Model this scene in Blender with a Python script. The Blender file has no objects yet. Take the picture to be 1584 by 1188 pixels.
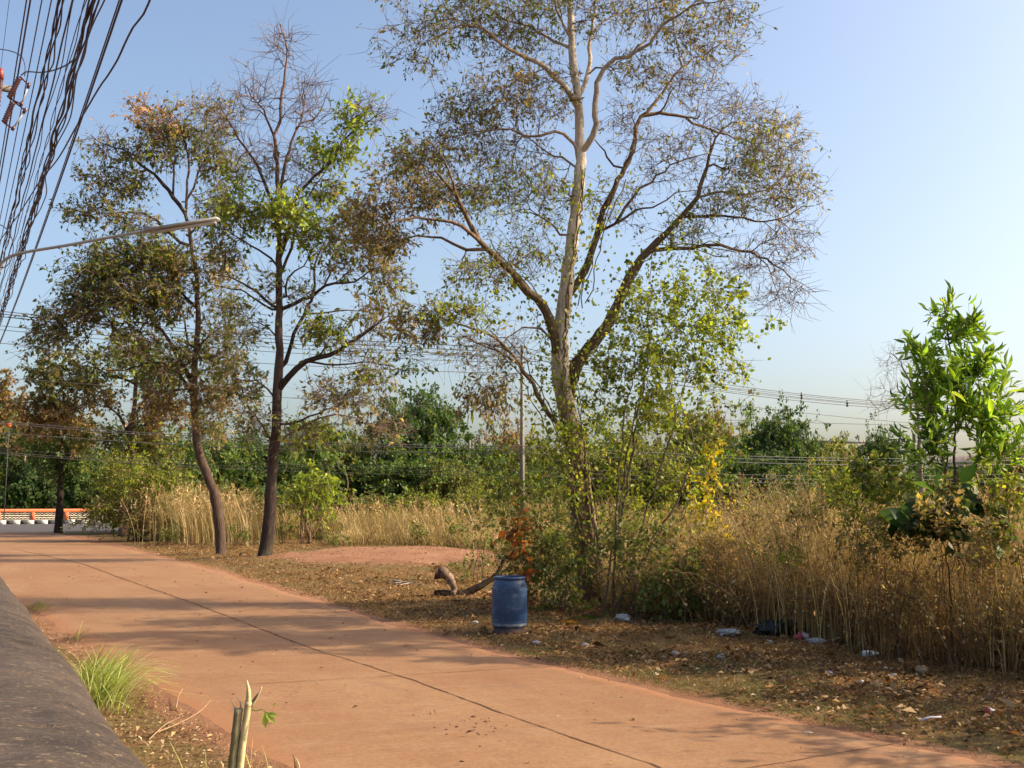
import bpy, math
import numpy as np
from mathutils import Vector

SC = bpy.context.scene
COL = SC.collection
# ------------------------------------------------------------------ camera, sky, sun, exposure
F = 1588.0                      # focal length in photograph pixels
HC = 2.0                        # eye height above the road
PITCH = math.atan((775 - 594) / F)
CP, SP = math.cos(PITCH), math.sin(PITCH)
cam = bpy.data.cameras.new('camera')
cam.sensor_width = 36.0
cam.lens = F / 1584.0 * 36.0
cam.clip_end = 6000.0
cam.clip_start = 0.05
camo = bpy.data.objects.new('camera', cam)
COL.objects.link(camo)
camo.location = (0, 0, HC)
camo.rotation_euler = (math.pi / 2 + PITCH, 0, 0)
SC.camera = camo

SUN_EL = math.radians(34)
SUN_AZ = math.radians(2)       # angle from +X towards +Y
world = bpy.data.worlds.new("World")
SC.world = world
world.use_nodes = True
wn, wl = world.node_tree.nodes, world.node_tree.links
wn.clear()
sky = wn.new('ShaderNodeTexSky')
sky.sky_type = 'NISHITA'
sky.sun_disc = False
sky.sun_elevation = SUN_EL
sky.sun_rotation = math.pi / 2 - SUN_AZ
sky.altitude = 0
sky.air_density = 1.0
sky.dust_density = 4.2
sky.ozone_density = 1.2
bg = wn.new('ShaderNodeBackground')
bg.inputs[1].default_value = 0.15
wo = wn.new('ShaderNodeOutputWorld')
wl.new(sky.outputs[0], bg.inputs[0])
wl.new(bg.outputs[0], wo.inputs[0])

sun = bpy.data.lights.new('sun', 'SUN')
sun.energy = 4.2
sun.angle = math.radians(0.55)
sun.color = (1.0, 0.85, 0.62)
suno = bpy.data.objects.new('sun', sun)
COL.objects.link(suno)
sd = Vector((math.cos(SUN_AZ) * math.cos(SUN_EL), math.sin(SUN_AZ) * math.cos(SUN_EL), math.sin(SUN_EL)))
suno.rotation_euler = (-sd).to_track_quat('-Z', 'Y').to_euler()
SC.view_settings.view_transform = 'Standard'
SC.view_settings.look = 'None'
SC.view_settings.exposure = 0.79
SC.view_settings.gamma = 1.0
SC.render.engine = 'CYCLES'
SC.cycles.max_bounces = 6
SC.cycles.diffuse_bounces = 3
SC.cycles.glossy_bounces = 2
SC.cycles.transmission_bounces = 4
SC.cycles.transparent_max_bounces = 8

R = np.random.default_rng(11)

# ------------------------------------------------------------------ coordinates
def P(x, y, d):
    """point seen at photograph pixel (x, y) at a distance d along the ground axis"""
    u, v = (x - 792.0) / F, (594.0 - y) / F
    k = d / (CP - v * SP)
    return np.array([u * k, d, HC + (SP + v * CP) * k])

def G(x, y):
    u, v = (x - 792.0) / F, (594.0 - y) / F
    t = -HC / (SP + v * CP)
    return np.array([u * t, (CP - v * SP) * t, 0.0])

CRY = 94.6
CRX = float(P(147, 790, CRY)[0])      # end of the garden wall: pivot of the cross road frame
def near_edge(x):
    return CRY + (x - CRX) * 0.55 - 31.5

# ------------------------------------------------------------------ mesh helpers
def nrm(a):
    return a / np.maximum(np.linalg.norm(a, axis=-1, keepdims=True), 1e-9)

class MB:
    def __init__(s):
        s.V, s.F, s.C, s.n = [], [], [], 0

    def add(s, V, Fs, col=(1, 1, 1)):
        V = np.asarray(V, float).reshape(-1, 3)
        if not isinstance(Fs, list):
            Fs = [Fs]
        for f in Fs:
            f = np.asarray(f, dtype=np.int64)
            if f.size:
                s.F.append(f + s.n)
        c = np.asarray(col, float)
        if c.ndim == 1:
            c = np.tile(c, (len(V), 1))
        s.V.append(V)
        s.C.append(c)
        s.n += len(V)

    def tube(s, pts, r, k=6, col=(1, 1, 1), cap=True):
        pts = np.asarray(pts, float)
        n = len(pts)
        r = np.broadcast_to(np.asarray(r, float), (n,))
        T = nrm(np.gradient(pts, axis=0))
        m = np.abs(T.mean(0))
        ref = np.zeros(3)
        ref[int(np.argmin(m))] = 1
        U = nrm(np.cross(T, ref))
        W = np.cross(T, U)
        a = np.arange(k) * 2 * np.pi / k
        V = pts[:, None, :] + r[:, None, None] * (np.cos(a)[None, :, None] * U[:, None, :] + np.sin(a)[None, :, None] * W[:, None, :])
        i = np.arange(n - 1)[:, None] * k
        j = np.arange(k)[None, :]
        j2 = (j + 1) % k
        f = np.stack([i + j, i + j2, i + k + j2, i + k + j], -1).reshape(-1, 4)
        Fs = [f]
        V = V.reshape(-1, 3)
        if cap:
            Fs += [np.arange(k)[::-1][None, :], (np.arange(k) + (n - 1) * k)[None, :]]
        c = np.asarray(col, float)
        if c.ndim == 2:
            c = np.repeat(c, k, axis=0)
        s.add(V, Fs, c)

    def box(s, lo, hi, col=(1, 1, 1), M=None, o=(0, 0, 0)):
        x0, y0, z0 = lo
        x1, y1, z1 = hi
        V = np.array([(x0, y0, z0), (x1, y0, z0), (x1, y1, z0), (x0, y1, z0), (x0, y0, z1), (x1, y0, z1), (x1, y1, z1), (x0, y1, z1)], float)
        if M is not None:
            V = V @ np.asarray(M).T
        s.add(V + np.asarray(o), np.array([(0, 3, 2, 1), (4, 5, 6, 7), (0, 1, 5, 4), (1, 2, 6, 5), (2, 3, 7, 6), (3, 0, 4, 7)]), col)

    def lathe(s, prof, k=32, o=(0, 0, 0), col=(1, 1, 1), caps=(False, False)):
        prof = np.asarray(prof, float)
        a = np.arange(k) * 2 * np.pi / k
        V = np.stack([prof[:, 0, None] * np.cos(a), prof[:, 0, None] * np.sin(a), np.repeat(prof[:, 1, None], k, 1)], -1)
        n = len(prof)
        i = np.arange(n - 1)[:, None] * k
        j = np.arange(k)[None, :]
        j2 = (j + 1) % k
        Fs = [np.stack([i + j, i + j2, i + k + j2, i + k + j], -1).reshape(-1, 4)]
        if caps[0]:
            Fs.append(np.arange(k)[::-1][None, :])
        if caps[1]:
            Fs.append((np.arange(k) + (n - 1) * k)[None, :])
        s.add(V.reshape(-1, 3) + np.asarray(o), Fs, col)

    def inst(s, tv, tf, O, X, Y, Z, S, cols):
        """instances of a small template (tv in local x/y/z) at O with axes X, Y, Z and scale S (N,3)"""
        N = len(O)
        if N == 0:
            return
        tv = np.asarray(tv, float)
        m = len(tv)
        V = O[:, None, :] + tv[None, :, 0, None] * S[:, 0][:, None, None] * X[:, None, :] \
            + tv[None, :, 1, None] * S[:, 1][:, None, None] * Y[:, None, :] + tv[None, :, 2, None] * S[:, 2][:, None, None] * Z[:, None, :]
        off = (np.arange(N) * m)[:, None, None]
        Fs = [(np.asarray(f)[None] + off).reshape(-1, np.asarray(f).shape[1]) for f in tf]
        s.add(V.reshape(-1, 3), Fs, np.repeat(cols, m, axis=0))

    def cross(s):
        """turn everything from plain x/depth into the slanted frame of the cross road"""
        for k, V in enumerate(s.V):
            V = np.array(V, float)
            u, w = V[:, 0] - CRX, V[:, 1] - CRY
            s.V[k] = np.stack([CRX + u * 0.876 - w * 0.482, CRY + u * 0.482 + w * 0.876, V[:, 2]], -1)
        return s

    def build(s, name, mat, parent=None, origin=None, smooth=False):
        V = np.concatenate(s.V)
        C = np.concatenate(s.C)
        if parent is not None and origin is None:
            origin = np.array(parent_world(parent))
        if origin is not None:
            V = V - np.asarray(origin)
        me = bpy.data.meshes.new(name)
        me.vertices.add(len(V))
        me.vertices.foreach_set('co', V.astype(np.float32).ravel())
        li = np.concatenate([f.ravel() for f in s.F]).astype(np.int32)
        tot = np.concatenate([np.full(len(f), f.shape[1]) for f in s.F])
        st = np.concatenate([[0], np.cumsum(tot)[:-1]]).astype(np.int32)
        me.loops.add(len(li))
        me.loops.foreach_set('vertex_index', li)
        me.polygons.add(len(tot))
        me.polygons.foreach_set('loop_start', st)
        if smooth:
            me.polygons.foreach_set('use_smooth', np.ones(len(tot), dtype=bool))
        me.update(calc_edges=True)
        at = me.color_attributes.new('Col', 'FLOAT_COLOR', 'POINT')
        rgba = np.ones((len(V), 4), np.float32)
        rgba[:, :3] = C
        at.data.foreach_set('color', rgba.ravel())
        me.materials.append(mat)
        o = bpy.data.objects.new(name, me)
        COL.objects.link(o)
        if parent is not None:
            o.parent = parent
        elif origin is not None:
            o.location = origin
        return o

def parent_world(p):
    l = Vector(p.location)
    while p.parent is not None:
        p = p.parent
        l = l + Vector(p.location)
    return l

def tag(o, label=None, cat=None, group=None, kind=None):
    if label: o['label'] = label
    if cat: o['category'] = cat
    if group: o['group'] = group
    if kind: o['kind'] = kind
    return o

def empty(name, loc, label, cat, group=None):
    o = bpy.data.objects.new(name, None)
    o.empty_display_size = 0.2
    COL.objects.link(o)
    o.location = tuple(float(v) for v in loc)
    return tag(o, label, cat, group)

def copy_tree(root, loc, rz, sc, label, group=None, cat=None):
    r = root.copy()
    COL.objects.link(r)
    r.location = tuple(float(v) for v in loc)
    r.rotation_euler = (0, 0, rz)
    r.scale = sc if hasattr(sc, '__len__') else (sc, sc, sc)
    r['label'] = label
    if group: r['group'] = group
    if cat: r['category'] = cat
    for ch in list(root.children):
        c = ch.copy()
        COL.objects.link(c)
        c.parent = r
    return r

# ------------------------------------------------------------------ materials
class NT:
    def __init__(s, name):
        s.m = bpy.data.materials.new(name)
        s.m.use_nodes = True
        s.t = s.m.node_tree
        s.t.nodes.clear()
        s.out = s.t.nodes.new('ShaderNodeOutputMaterial')

    def n(s, typ, **kw):
        nd = s.t.nodes.new('ShaderNode' + typ)
        ins = kw.pop('ins', {})
        for k, v in kw.items():
            setattr(nd, k, v)
        for k, v in ins.items():
            if hasattr(v, 'links') or isinstance(v, bpy.types.NodeSocket):
                s.t.links.new(v, nd.inputs[k])
            else:
                if isinstance(v, tuple) and len(v) == 3 and nd.inputs[k].type == 'RGBA':
                    v = (*v, 1)
                nd.inputs[k].default_value = v
        return nd

    def noise(s, scale, detail=6, rough=0.6, vec=None, dist=0.0):
        nd = s.n('TexNoise', ins={'Scale': scale, 'Detail': detail, 'Roughness': rough, 'Distortion': dist})
        if vec is not None:
            s.t.links.new(vec, nd.inputs['Vector'])
        return nd.outputs['Fac']

    def coords(s, scale=(1, 1, 1), rot=(0, 0, 0), kind='Object'):
        tc = s.n('TexCoord')
        v = tc.outputs[kind]
        if any(rot):
            m0 = s.n('Mapping', ins={'Rotation': rot})
            s.t.links.new(v, m0.inputs['Vector'])
            v = m0.outputs[0]
        mp = s.n('Mapping', ins={'Scale': scale})
        s.t.links.new(v, mp.inputs['Vector'])
        return mp.outputs[0]

    def ramp(s, fac, stops):
        r = s.n('ValToRGB')
        s.t.links.new(fac, r.inputs[0])
        e = r.color_ramp.elements
        while len(e) < len(stops):
            e.new(0.5)
        for i, (p, c) in enumerate(stops):
            e[i].position = p
            e[i].color = (*c, 1) if hasattr(c, '__len__') else (c, c, c, 1)
        return r.outputs[0]

    def mix(s, fac, a, b, mode='MIX'):
        m = s.n('Mix', data_type='RGBA', blend_type=mode)
        for k, v in ((0, fac), (6, a), (7, b)):
            if isinstance(v, bpy.types.NodeSocket):
                s.t.links.new(v, m.inputs[k])
            elif k == 0:
                m.inputs[k].default_value = v
            else:
                m.inputs[k].default_value = (*v, 1) if len(v) == 3 else v
        return m.outputs[2]

    def math(s, op, a, b=0.5, clamp=False):
        m = s.n('Math', operation=op, use_clamp=clamp)
        for k, v in ((0, a), (1, b)):
            if isinstance(v, bpy.types.NodeSocket):
                s.t.links.new(v, m.inputs[k])
            else:
                m.inputs[k].default_value = v
        return m.outputs[0]

    def bump(s, h, strength=0.3, dist=0.02):
        b = s.n('Bump', ins={'Strength': strength, 'Distance': dist})
        s.t.links.new(h, b.inputs['Height'])
        return b.outputs[0]

    def bsdf(s, col, rough=0.8, spec=0.3, normal=None, metal=0.0, **ins):
        b = s.n('BsdfPrincipled')
        for k, v in (('Base Color', col), ('Roughness', rough), ('Specular IOR Level', spec), ('Metallic', metal)):
            if isinstance(v, bpy.types.NodeSocket):
                s.t.links.new(v, b.inputs[k])
            elif k == 'Base Color':
                b.inputs[k].default_value = (*v, 1)
            else:
                b.inputs[k].default_value = v
        if normal is not None:
            s.t.links.new(normal, b.inputs['Normal'])
        return b.outputs[0]

    def done(s, sh):
        s.t.links.new(sh, s.out.inputs[0])
        return s.m

    def attr(s, name='Col'):
        return s.n('Attribute', attribute_name=name).outputs['Color']

def leaf_mat(name, trans=0.35, rough=0.5, spec=0.3, tcol=(1.5, 1.4, 0.6)):
    t = NT(name)
    c = t.attr()
    v = t.noise(3.0, 2, 0.5, t.coords())
    c = t.mix(1.0, c, t.ramp(v, [(0.3, (0.8, 0.8, 0.8)), (0.7, (1.15, 1.15, 1.15))]), 'MULTIPLY')
    a = t.bsdf(c, rough, spec)
    tr = t.n('BsdfTranslucent')
    t.t.links.new(t.mix(1.0, c, tcol, 'MULTIPLY'), tr.inputs[0])
    m = t.n('MixShader', ins={0: trans})
    t.t.links.new(a, m.inputs[1])
    t.t.links.new(tr.outputs[0], m.inputs[2])
    return t.done(m.outputs[0])

def bark_mat(name, scale=6.0, dark=0.45):
    t = NT(name)
    n1 = t.noise(1.0, 8, 0.75, t.coords((scale * 1.6, scale * 1.6, scale * 0.3)), 1.2)
    n2 = t.noise(1.3, 4, 0.6, t.coords())
    n3 = t.noise(scale * 5, 5, 0.7, t.coords())
    c = t.mix(1.0, t.attr(), t.ramp(n1, [(0.36, (dark * 0.7, dark * 0.7, dark * 0.7)), (0.5, (1, 1, 1)), (0.68, (1.5, 1.47, 1.4))]), 'MULTIPLY')
    c = t.mix(1.0, c, t.ramp(n3, [(0.3, (0.75, 0.75, 0.75)), (0.7, (1.2, 1.2, 1.2))]), 'MULTIPLY')
    c = t.mix(t.ramp(n2, [(0.48, 0.0), (0.72, 0.5 * (1.2 - dark))]), c, (0.09, 0.085, 0.04))
    c = t.mix(t.ramp(n3, [(0.66, 0.0), (0.72, 0.5)]), c, (0.38, 0.32, 0.25))
    return t.done(t.bsdf(c, 0.95, 0.1, t.bump(t.math('ADD', n1, t.math('MULTIPLY', n3, 0.4)), 1.0, 0.06)))

def plain(name, col, rough=0.7, spec=0.3, var=0.25, scale=5.0, bump=0.2, metal=0.0, use_attr=False, trans=0.0):
    t = NT(name)
    n = t.noise(scale, 6, 0.6, t.coords())
    base = t.attr() if use_attr else col
    lo, hi = 1 - var, 1 + var
    c = t.mix(1.0, base, t.ramp(n, [(0.3, (lo, lo, lo)), (0.7, (hi, hi, hi))]), 'MULTIPLY')
    b = t.bsdf(c, rough, spec, t.bump(n, bump, 0.01), metal)
    if trans:
        tr = t.n('BsdfTranslucent')
        t.t.links.new(c, tr.inputs[0])
        m = t.n('MixShader', ins={0: trans})
        t.t.links.new(b, m.inputs[1])
        t.t.links.new(tr.outputs[0], m.inputs[2])
        b = m.outputs[0]
    return t.done(b)

M_LEAF = leaf_mat('leaf', 0.45)
M_DRY = leaf_mat('dry_leaf', 0.25, 0.7, 0.15, (1.25, 1.05, 0.7))
M_GRASS = leaf_mat('grass_blade', 0.3, 0.6, 0.2, (1.3, 1.15, 0.6))
M_BARK = bark_mat('bark')
M_BARKP = bark_mat('pale_bark', 5.0, 0.72)
M_BARKF = bark_mat('bark_far', 3.0, 0.6)

# ground -----------------------------------------------------------
t = NT('ground_soil')
co = t.coords()
nA = t.noise(0.9, 8, 0.65, co)
nB = t.noise(7.0, 8, 0.7, co)
nC = t.noise(45.0, 5, 0.75, co)
straw = t.mix(t.ramp(nB, [(0.35, 0.0), (0.65, 1.0)]), (0.10, 0.05, 0.022), (0.27, 0.155, 0.068))
green = t.mix(t.ramp(nB, [(0.35, 0.0), (0.65, 1.0)]), (0.07, 0.065, 0.02), (0.22, 0.19, 0.07))
c = t.mix(t.ramp(nA, [(0.42, 0.0), (0.62, 0.75)]), straw, green)
dirt = t.mix(t.ramp(nA, [(0.3, 0.0), (0.7, 1.0)]), (0.24, 0.11, 0.06), (0.36, 0.19, 0.11))
mk = t.n('SeparateColor')
t.t.links.new(t.attr(), mk.inputs[0])
msk = t.math('ADD', mk.outputs[0], t.math('MULTIPLY', t.math('SUBTRACT', nB, 0.5), 0.9))
c = t.mix(t.ramp(msk, [(0.42, 0.0), (0.6, 1.0)]), c, dirt)
c = t.mix(1.0, c, t.ramp(nC, [(0.3, (0.6, 0.6, 0.6)), (0.7, (1.35, 1.35, 1.35))]), 'MULTIPLY')
hh = t.math('ADD', t.math('MULTIPLY', nB, 1.0), t.math('MULTIPLY', nC, 0.5))
M_GROUND = t.done(t.bsdf(c, 0.95, 0.1, t.bump(hh, 0.9, 0.06)))

t = NT('dusty_concrete')
co = t.coords()
ang = math.radians(29)
cs = t.coords((1.6, 0.16, 1), (0, 0, -ang))
cs2 = t.coords((6.0, 0.9, 1), (0, 0, math.radians(75)))
n1 = t.noise(0.35, 6, 0.6, co)
n2 = t.noise(1.0, 7, 0.65, cs)
n3 = t.noise(28.0, 6, 0.75, co)
n4 = t.noise(1.0, 7, 0.7, cs2)
n5 = t.noise(2.3, 8, 0.72, co)
c = t.mix(t.ramp(n1, [(0.35, 0.0), (0.65, 1.0)]), (0.30, 0.152, 0.070), (0.365, 0.205, 0.102))
c = t.mix(t.ramp(n2, [(0.45, 0.0), (0.7, 0.55)]), c, (0.28, 0.125, 0.06))
c = t.mix(t.ramp(n4, [(0.5, 0.0), (0.75, 0.5)]), c, (0.41, 0.27, 0.165))
c = t.mix(t.ramp(n5, [(0.5, 0.0), (0.72, 0.5)]), c, (0.25, 0.12, 0.062))
c = t.mix(1.0, c, t.ramp(n3, [(0.28, (0.60, 0.58, 0.56)), (0.72, (1.05, 1.05, 1.05))]), 'MULTIPLY')
n6 = t.noise(1.0, 8, 0.8, t.coords((9.0, 2.2, 1), (0, 0, math.radians(60))))
c = t.mix(t.ramp(n6, [(0.52, 0.0), (0.72, 0.6)]), c, (0.27, 0.125, 0.065))
vv = t.n('TexVoronoi', feature='DISTANCE_TO_EDGE', ins={'Scale': 0.45})
wv_ = t.n('VectorMath', operation='ADD')
t.t.links.new(co, wv_.inputs[0])
nz_ = t.n('TexNoise', ins={'Scale': 3.0, 'Detail': 6.0})
t.t.links.new(co, nz_.inputs['Vector'])
sc_ = t.n('VectorMath', operation='SCALE')
t.t.links.new(nz_.outputs['Color'], sc_.inputs[0])
sc_.inputs['Scale'].default_value = 0.5
t.t.links.new(sc_.outputs[0], wv_.inputs[1])
t.t.links.new(wv_.outputs[0], vv.inputs['Vector'])
crk = t.math('MULTIPLY', t.ramp(vv.outputs['Distance'], [(0.0, 1.0), (0.006, 0.0)]), t.ramp(n1, [(0.5, 0.0), (0.6, 0.6)]))
c = t.mix(crk, c, (0.11, 0.055, 0.03))
st_ = t.noise(1.3, 5, 0.55, t.coords((1.0, 0.5, 1), (0, 0, -ang)), 0.6)
c = t.mix(t.ramp(st_, [(0.58, 0.0), (0.68, 0.38)]), c, (0.20, 0.105, 0.06))
c = t.mix(t.math('MULTIPLY', t.n('SeparateColor', ins={0: t.attr()}).outputs[0], 1.0), c, (0.42, 0.17, 0.075))
M_ROAD = t.done(t.bsdf(c, 0.85, 0.25, t.bump(t.math('ADD', n3, n5), 0.25, 0.01)))

t = NT('parapet_concrete')
co = t.coords()
n1 = t.noise(1.0, 7, 0.65, t.coords((1.6, 2.6, 2.0), (0, 0, -ang)))
n2 = t.noise(1.0, 6, 0.7, t.coords((16, 26, 16), (0, 0, -ang)), 1.0)
n3 = t.noise(55, 6, 0.8, co)
n4 = t.noise(1.0, 5, 0.6, t.coords((3, 4.5, 4), (0, 0, -ang)), 2.5)
c = t.mix(t.ramp(n1, [(0.38, 0.0), (0.62, 1.0)]), (0.036, 0.024, 0.017), (0.075, 0.052, 0.038))
c = t.mix(t.ramp(n4, [(0.5, 0.0), (0.66, 0.6)]), c, (0.105, 0.07, 0.046))
c = t.mix(t.ramp(n2, [(0.59, 0.0), (0.66, 0.7)]), c, (0.28, 0.20, 0.12))
c = t.mix(t.ramp(n3, [(0.36, 0.8), (0.5, 0.0)]), c, (0.03, 0.022, 0.018))
c = t.mix(t.ramp(n3, [(0.57, 0.0), (0.66, 0.5)]), c, (0.34, 0.25, 0.15))
M_WALLC = t.done(t.bsdf(c, 0.8, 0.35, t.bump(t.math('ADD', n2, n3), 0.6, 0.008)))

M_ASPHALT = plain('asphalt', (0.085, 0.075, 0.075), 0.9, 0.2, 0.2, 2.0)
M_PAINT = plain('kerb_paint', (1, 1, 1), 0.7, 0.3, 0.2, 9.0, use_attr=True)
M_ORANGE = plain('orange_paint', (0.58, 0.13, 0.045), 0.6, 0.3, 0.15, 3.0)
M_GREYC = plain('grey_concrete', (0.20, 0.175, 0.15), 0.85, 0.2, 0.2, 3.0)
M_PALE = plain('pale_plaster', (0.5, 0.48, 0.42), 0.8, 0.2, 0.2, 2.0, use_attr=False)
M_ROOF = plain('roof_sheet', (0.2, 0.2, 0.2), 0.6, 0.4, 0.2, 1.0)
M_CABLE = plain('black_cable', (0.05, 0.032, 0.06), 0.5, 0.4, 0.2, 2.0)
M_WIREF = plain('grey_wire', (0.10, 0.095, 0.09), 0.5, 0.4, 0.2, 2.0)
M_STEEL = plain('galvanised_steel', (0.36, 0.34, 0.31), 0.45, 0.5, 0.15, 8.0, metal=0.4)
M_CERAM = plain('brown_porcelain', (0.10, 0.035, 0.035), 0.25, 0.5, 0.2, 8.0)
M_RED = plain('red_plastic', (0.28, 0.05, 0.045), 0.4, 0.4, 0.15, 8.0)
M_TUBEL = plain('milky_plastic', (0.45, 0.42, 0.38), 0.3, 0.5, 0.08, 8.0)
M_ATTR = plain('litter_plastic', (1, 1, 1), 0.45, 0.5, 0.2, 12.0, use_attr=True, trans=0.2)
M_WOODG = plain('weathered_wood', (1, 1, 1), 0.9, 0.1, 0.4, 14.0, 0.8, use_attr=True)

# ------------------------------------------------------------------ road edges and ground height
RE = [(1900, 1257), (1584, 1190), (1300, 1130), (1100, 1088), (900, 1040), (740, 1000), (640, 972), (500, 930), (330, 880), (200, 848), (150, 838), (125, 830), (105, 825)]
LE = [(640, 1330), (430, 1188), (330, 1130), (225, 1058), (150, 1015), (100, 985), (40, 940), (-70, 890), (-260, 852), (-420, 838), (-560, 828), (-640, 822)]
RG = np.array([G(*p) for p in RE])
LG = np.array([G(*p) for p in LE])
RG = np.vstack([RG[0] + (RG[0] - RG[1]) * 1.0, RG])
LG = np.vstack([LG[0] + (LG[0] - LG[1]) * 2.0, LG])
XR = lambda y: np.interp(y, RG[:, 1], RG[:, 0])
XL = lambda y: np.interp(y, LG[:, 1], LG[:, 0])
WD = np.array([-0.482, 0.876, 0.0])            # direction of the parapet and the overhead cables
WN = np.array([0.876, 0.482, 0.0])             # square to it, pointing towards the road

_vr = np.random.default_rng(5)
_vt = _vr.random((256, 256))
def vnoise(x, y):
    xi, yi = np.floor(x).astype(int), np.floor(y).astype(int)
    fx, fy = x - xi, y - yi
    fx, fy = fx * fx * (3 - 2 * fx), fy * fy * (3 - 2 * fy)
    g = lambda a, b: _vt[a % 256, b % 256]
    return (g(xi, yi) * (1 - fx) + g(xi + 1, yi) * fx) * (1 - fy) + (g(xi, yi + 1) * (1 - fx) + g(xi + 1, yi + 1) * fx) * fy

DC = G(620, 863)
def roaddist(x, y):
    dr = (x - XR(y)) * 0.85
    dl = (XL(y) - x) * 0.85
    return np.where(y < 64, np.maximum(dr, dl), np.minimum(np.abs(y - 64) * -1 - 1, 0))

def gh(x, y):
    x = np.asarray(x, float)
    y = np.asarray(y, float)
    d = roaddist(x, y)
    k = np.clip((d - 0.25) / 1.2, 0, 1)
    k = k * np.clip(-((y - 62.6) - (x + 38) * 0.55) / 3.0, 0, 1)
    h = 0.10 * vnoise(x * 0.6 + 3, y * 0.6) + 0.07 * vnoise(x * 1.9, y * 1.9 + 7) - 0.05
    m = 0.30 * np.exp(-(((x - DC[0]) / 4.2) ** 2 + ((y - DC[1]) / 5.0) ** 2))
    return k * (h + m)

# ------------------------------------------------------------------ ground sheet
def lin(a, b, s):
    return np.arange(a, b, s)
gx = np.concatenate([[-3000, -900, -300, -120, -70, -50, -40], lin(-33, 24, 0.28), lin(24, 40, 1.0), [50, 70, 120, 300, 900, 3000]])
gy = np.concatenate([[-800, -100, -20, -5], lin(0, 9, 0.6), lin(9, 45, 0.28), lin(45, 68, 0.8), [72, 80, 90, 100, 120, 160, 300, 900, 4000]])
GX, GY = np.meshgrid(gx, gy)
GZ = gh(GX, GY)
d = roaddist(GX, GY)
inroad = (d < 0.0) & (GY < 63)
mask = np.exp(-(((GX - DC[0]) / 4.6) ** 2 + ((GY - DC[1]) / 6.2) ** 2)) * 1.15 + 0.55 * (vnoise(GX * 0.7 + 11, GY * 0.45) - 0.5) * np.exp(-(((GX - DC[0]) / 8.0) ** 2 + ((GY - DC[1]) / 9.0) ** 2))
mask = np.maximum(mask, np.clip(0.95 - np.maximum(d, 0) / 0.55, 0, 1))
mask = np.maximum(mask, np.where(GY > 44, np.clip(0.55 - np.maximum(d, 0) * 0.12, 0, 1), 0))
mask = np.where(GY > 62, 0.3, mask)
mb = MB()
ny, nx = GX.shape
i, j = np.meshgrid(np.arange(ny - 1), np.arange(nx - 1), indexing='ij')
q = np.stack([i * nx + j, i * nx + j + 1, (i + 1) * nx + j + 1, (i + 1) * nx + j], -1).reshape(-1, 4)
mb.add(np.stack([GX, GY, GZ], -1).reshape(-1, 3), q, np.repeat(mask.reshape(-1, 1), 3, 1))
tag(mb.build('ground', M_GROUND, smooth=True), kind='structure')

# road sheet, rough edges
ys = np.concatenate([lin(1.0, 45, 0.12), lin(45, 66.2, 0.5)])
rows = []
K = 26
for y in ys:
    a = XL(y) + 0.10 * (vnoise(np.array(y * 1.5), np.array(0.3)) - 0.5) + 0.07 * (vnoise(np.array(y * 7.0), np.array(2.3)) - 0.5)
    b = XR(y) + 0.22 * (vnoise(np.array(y * 1.2), np.array(9.3)) - 0.5) + 0.10 * (vnoise(np.array(y * 6.0), np.array(5.3)) - 0.5)
    s = np.linspace(0, 1, K)
    rows.append(np.stack([a + (b - a) * s, np.full(K, y), np.where((s == 0) | (s == 1), -0.02, 0.02)], -1))
V = np.array(rows)
sfr = np.linspace(0, 1, K)
wid = (V[:, -1, 0] - V[:, 0, 0])[:, None]
edge = np.minimum(sfr[None, :] * wid, (1 - sfr)[None, :] * wid)
em = np.clip(0.75 - edge / 0.5, 0, 0.75)
mb = MB()
ny, nx = V.shape[:2]
i, j = np.meshgrid(np.arange(ny - 1), np.arange(nx - 1), indexing='ij')
q = np.stack([i * nx + j, i * nx + j + 1, (i + 1) * nx + j + 1, (i + 1) * nx + j], -1).reshape(-1, 4)
mb.add(V.reshape(-1, 3), q, np.repeat(em.reshape(-1, 1), 3, 1))
tag(mb.build('road', M_ROAD, smooth=True), kind='structure')

# expansion joints: a long one down the lane and faint cross joints
JL = [(1130, 1240), (1010, 1188), (800, 1115), (640, 1055), (480, 1005), (390, 970), (300, 935), (200, 900), (130, 874), (60, 858), (20, 850)]
JG = np.array([G(*p) for p in JL])
yy = np.arange(JG[0, 1], JG[-1, 1], 0.07)
xx = np.interp(yy, JG[:, 1], JG[:, 0]) + 0.03 * (vnoise(yy * 3, yy * 0 + 1) - 0.5) + 0.014 * (vnoise(yy * 15, yy * 0 + 4) - 0.5)
w = 0.006 + 0.016 * vnoise(yy * 9, yy * 0 + 8) ** 1.3
w = w * np.clip(yy / 14.0, 0.8, 2.0)
M_JOINT = plain('joint_gap', (0.13, 0.068, 0.04), 0.95, 0.1, 0.4, 20)
mb = MB()
n = len(yy)
V = np.concatenate([np.stack([xx - w, yy, np.full(n, 0.0245)], -1), np.stack([xx + w, yy, np.full(n, 0.0245)], -1)])
k = np.arange(n - 1)
mb.add(V, np.stack([k, k + n, k + n + 1, k + 1], -1))
for (a, b) in ((G(385, 1062), G(940, 1028)), (G(235, 955), G(520, 938)), (G(-40, 893), G(250, 862)), (G(520, 1300), G(1400, 1152))):
    m = 60
    s = np.linspace(0, 1, m)
    pts = a[None] + (b - a)[None] * s[:, None]
    ww = 0.003 + 0.005 * vnoise(s * 40, s * 0 + a[0])
    off = 0.02 * (vnoise(s * 20, s * 0 + 3) - 0.5)
    V = np.concatenate([np.stack([pts[:, 0], pts[:, 1] - ww + off, np.full(m, 0.0245)], -1), np.stack([pts[:, 0], pts[:, 1] + ww + off, np.full(m, 0.0245)], -1)])
    k = np.arange(m - 1)
    mb.add(V, np.stack([k, k + 1, k + m + 1, k + m], -1))
tag(mb.build('road_joint', M_JOINT), kind='structure')

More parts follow.
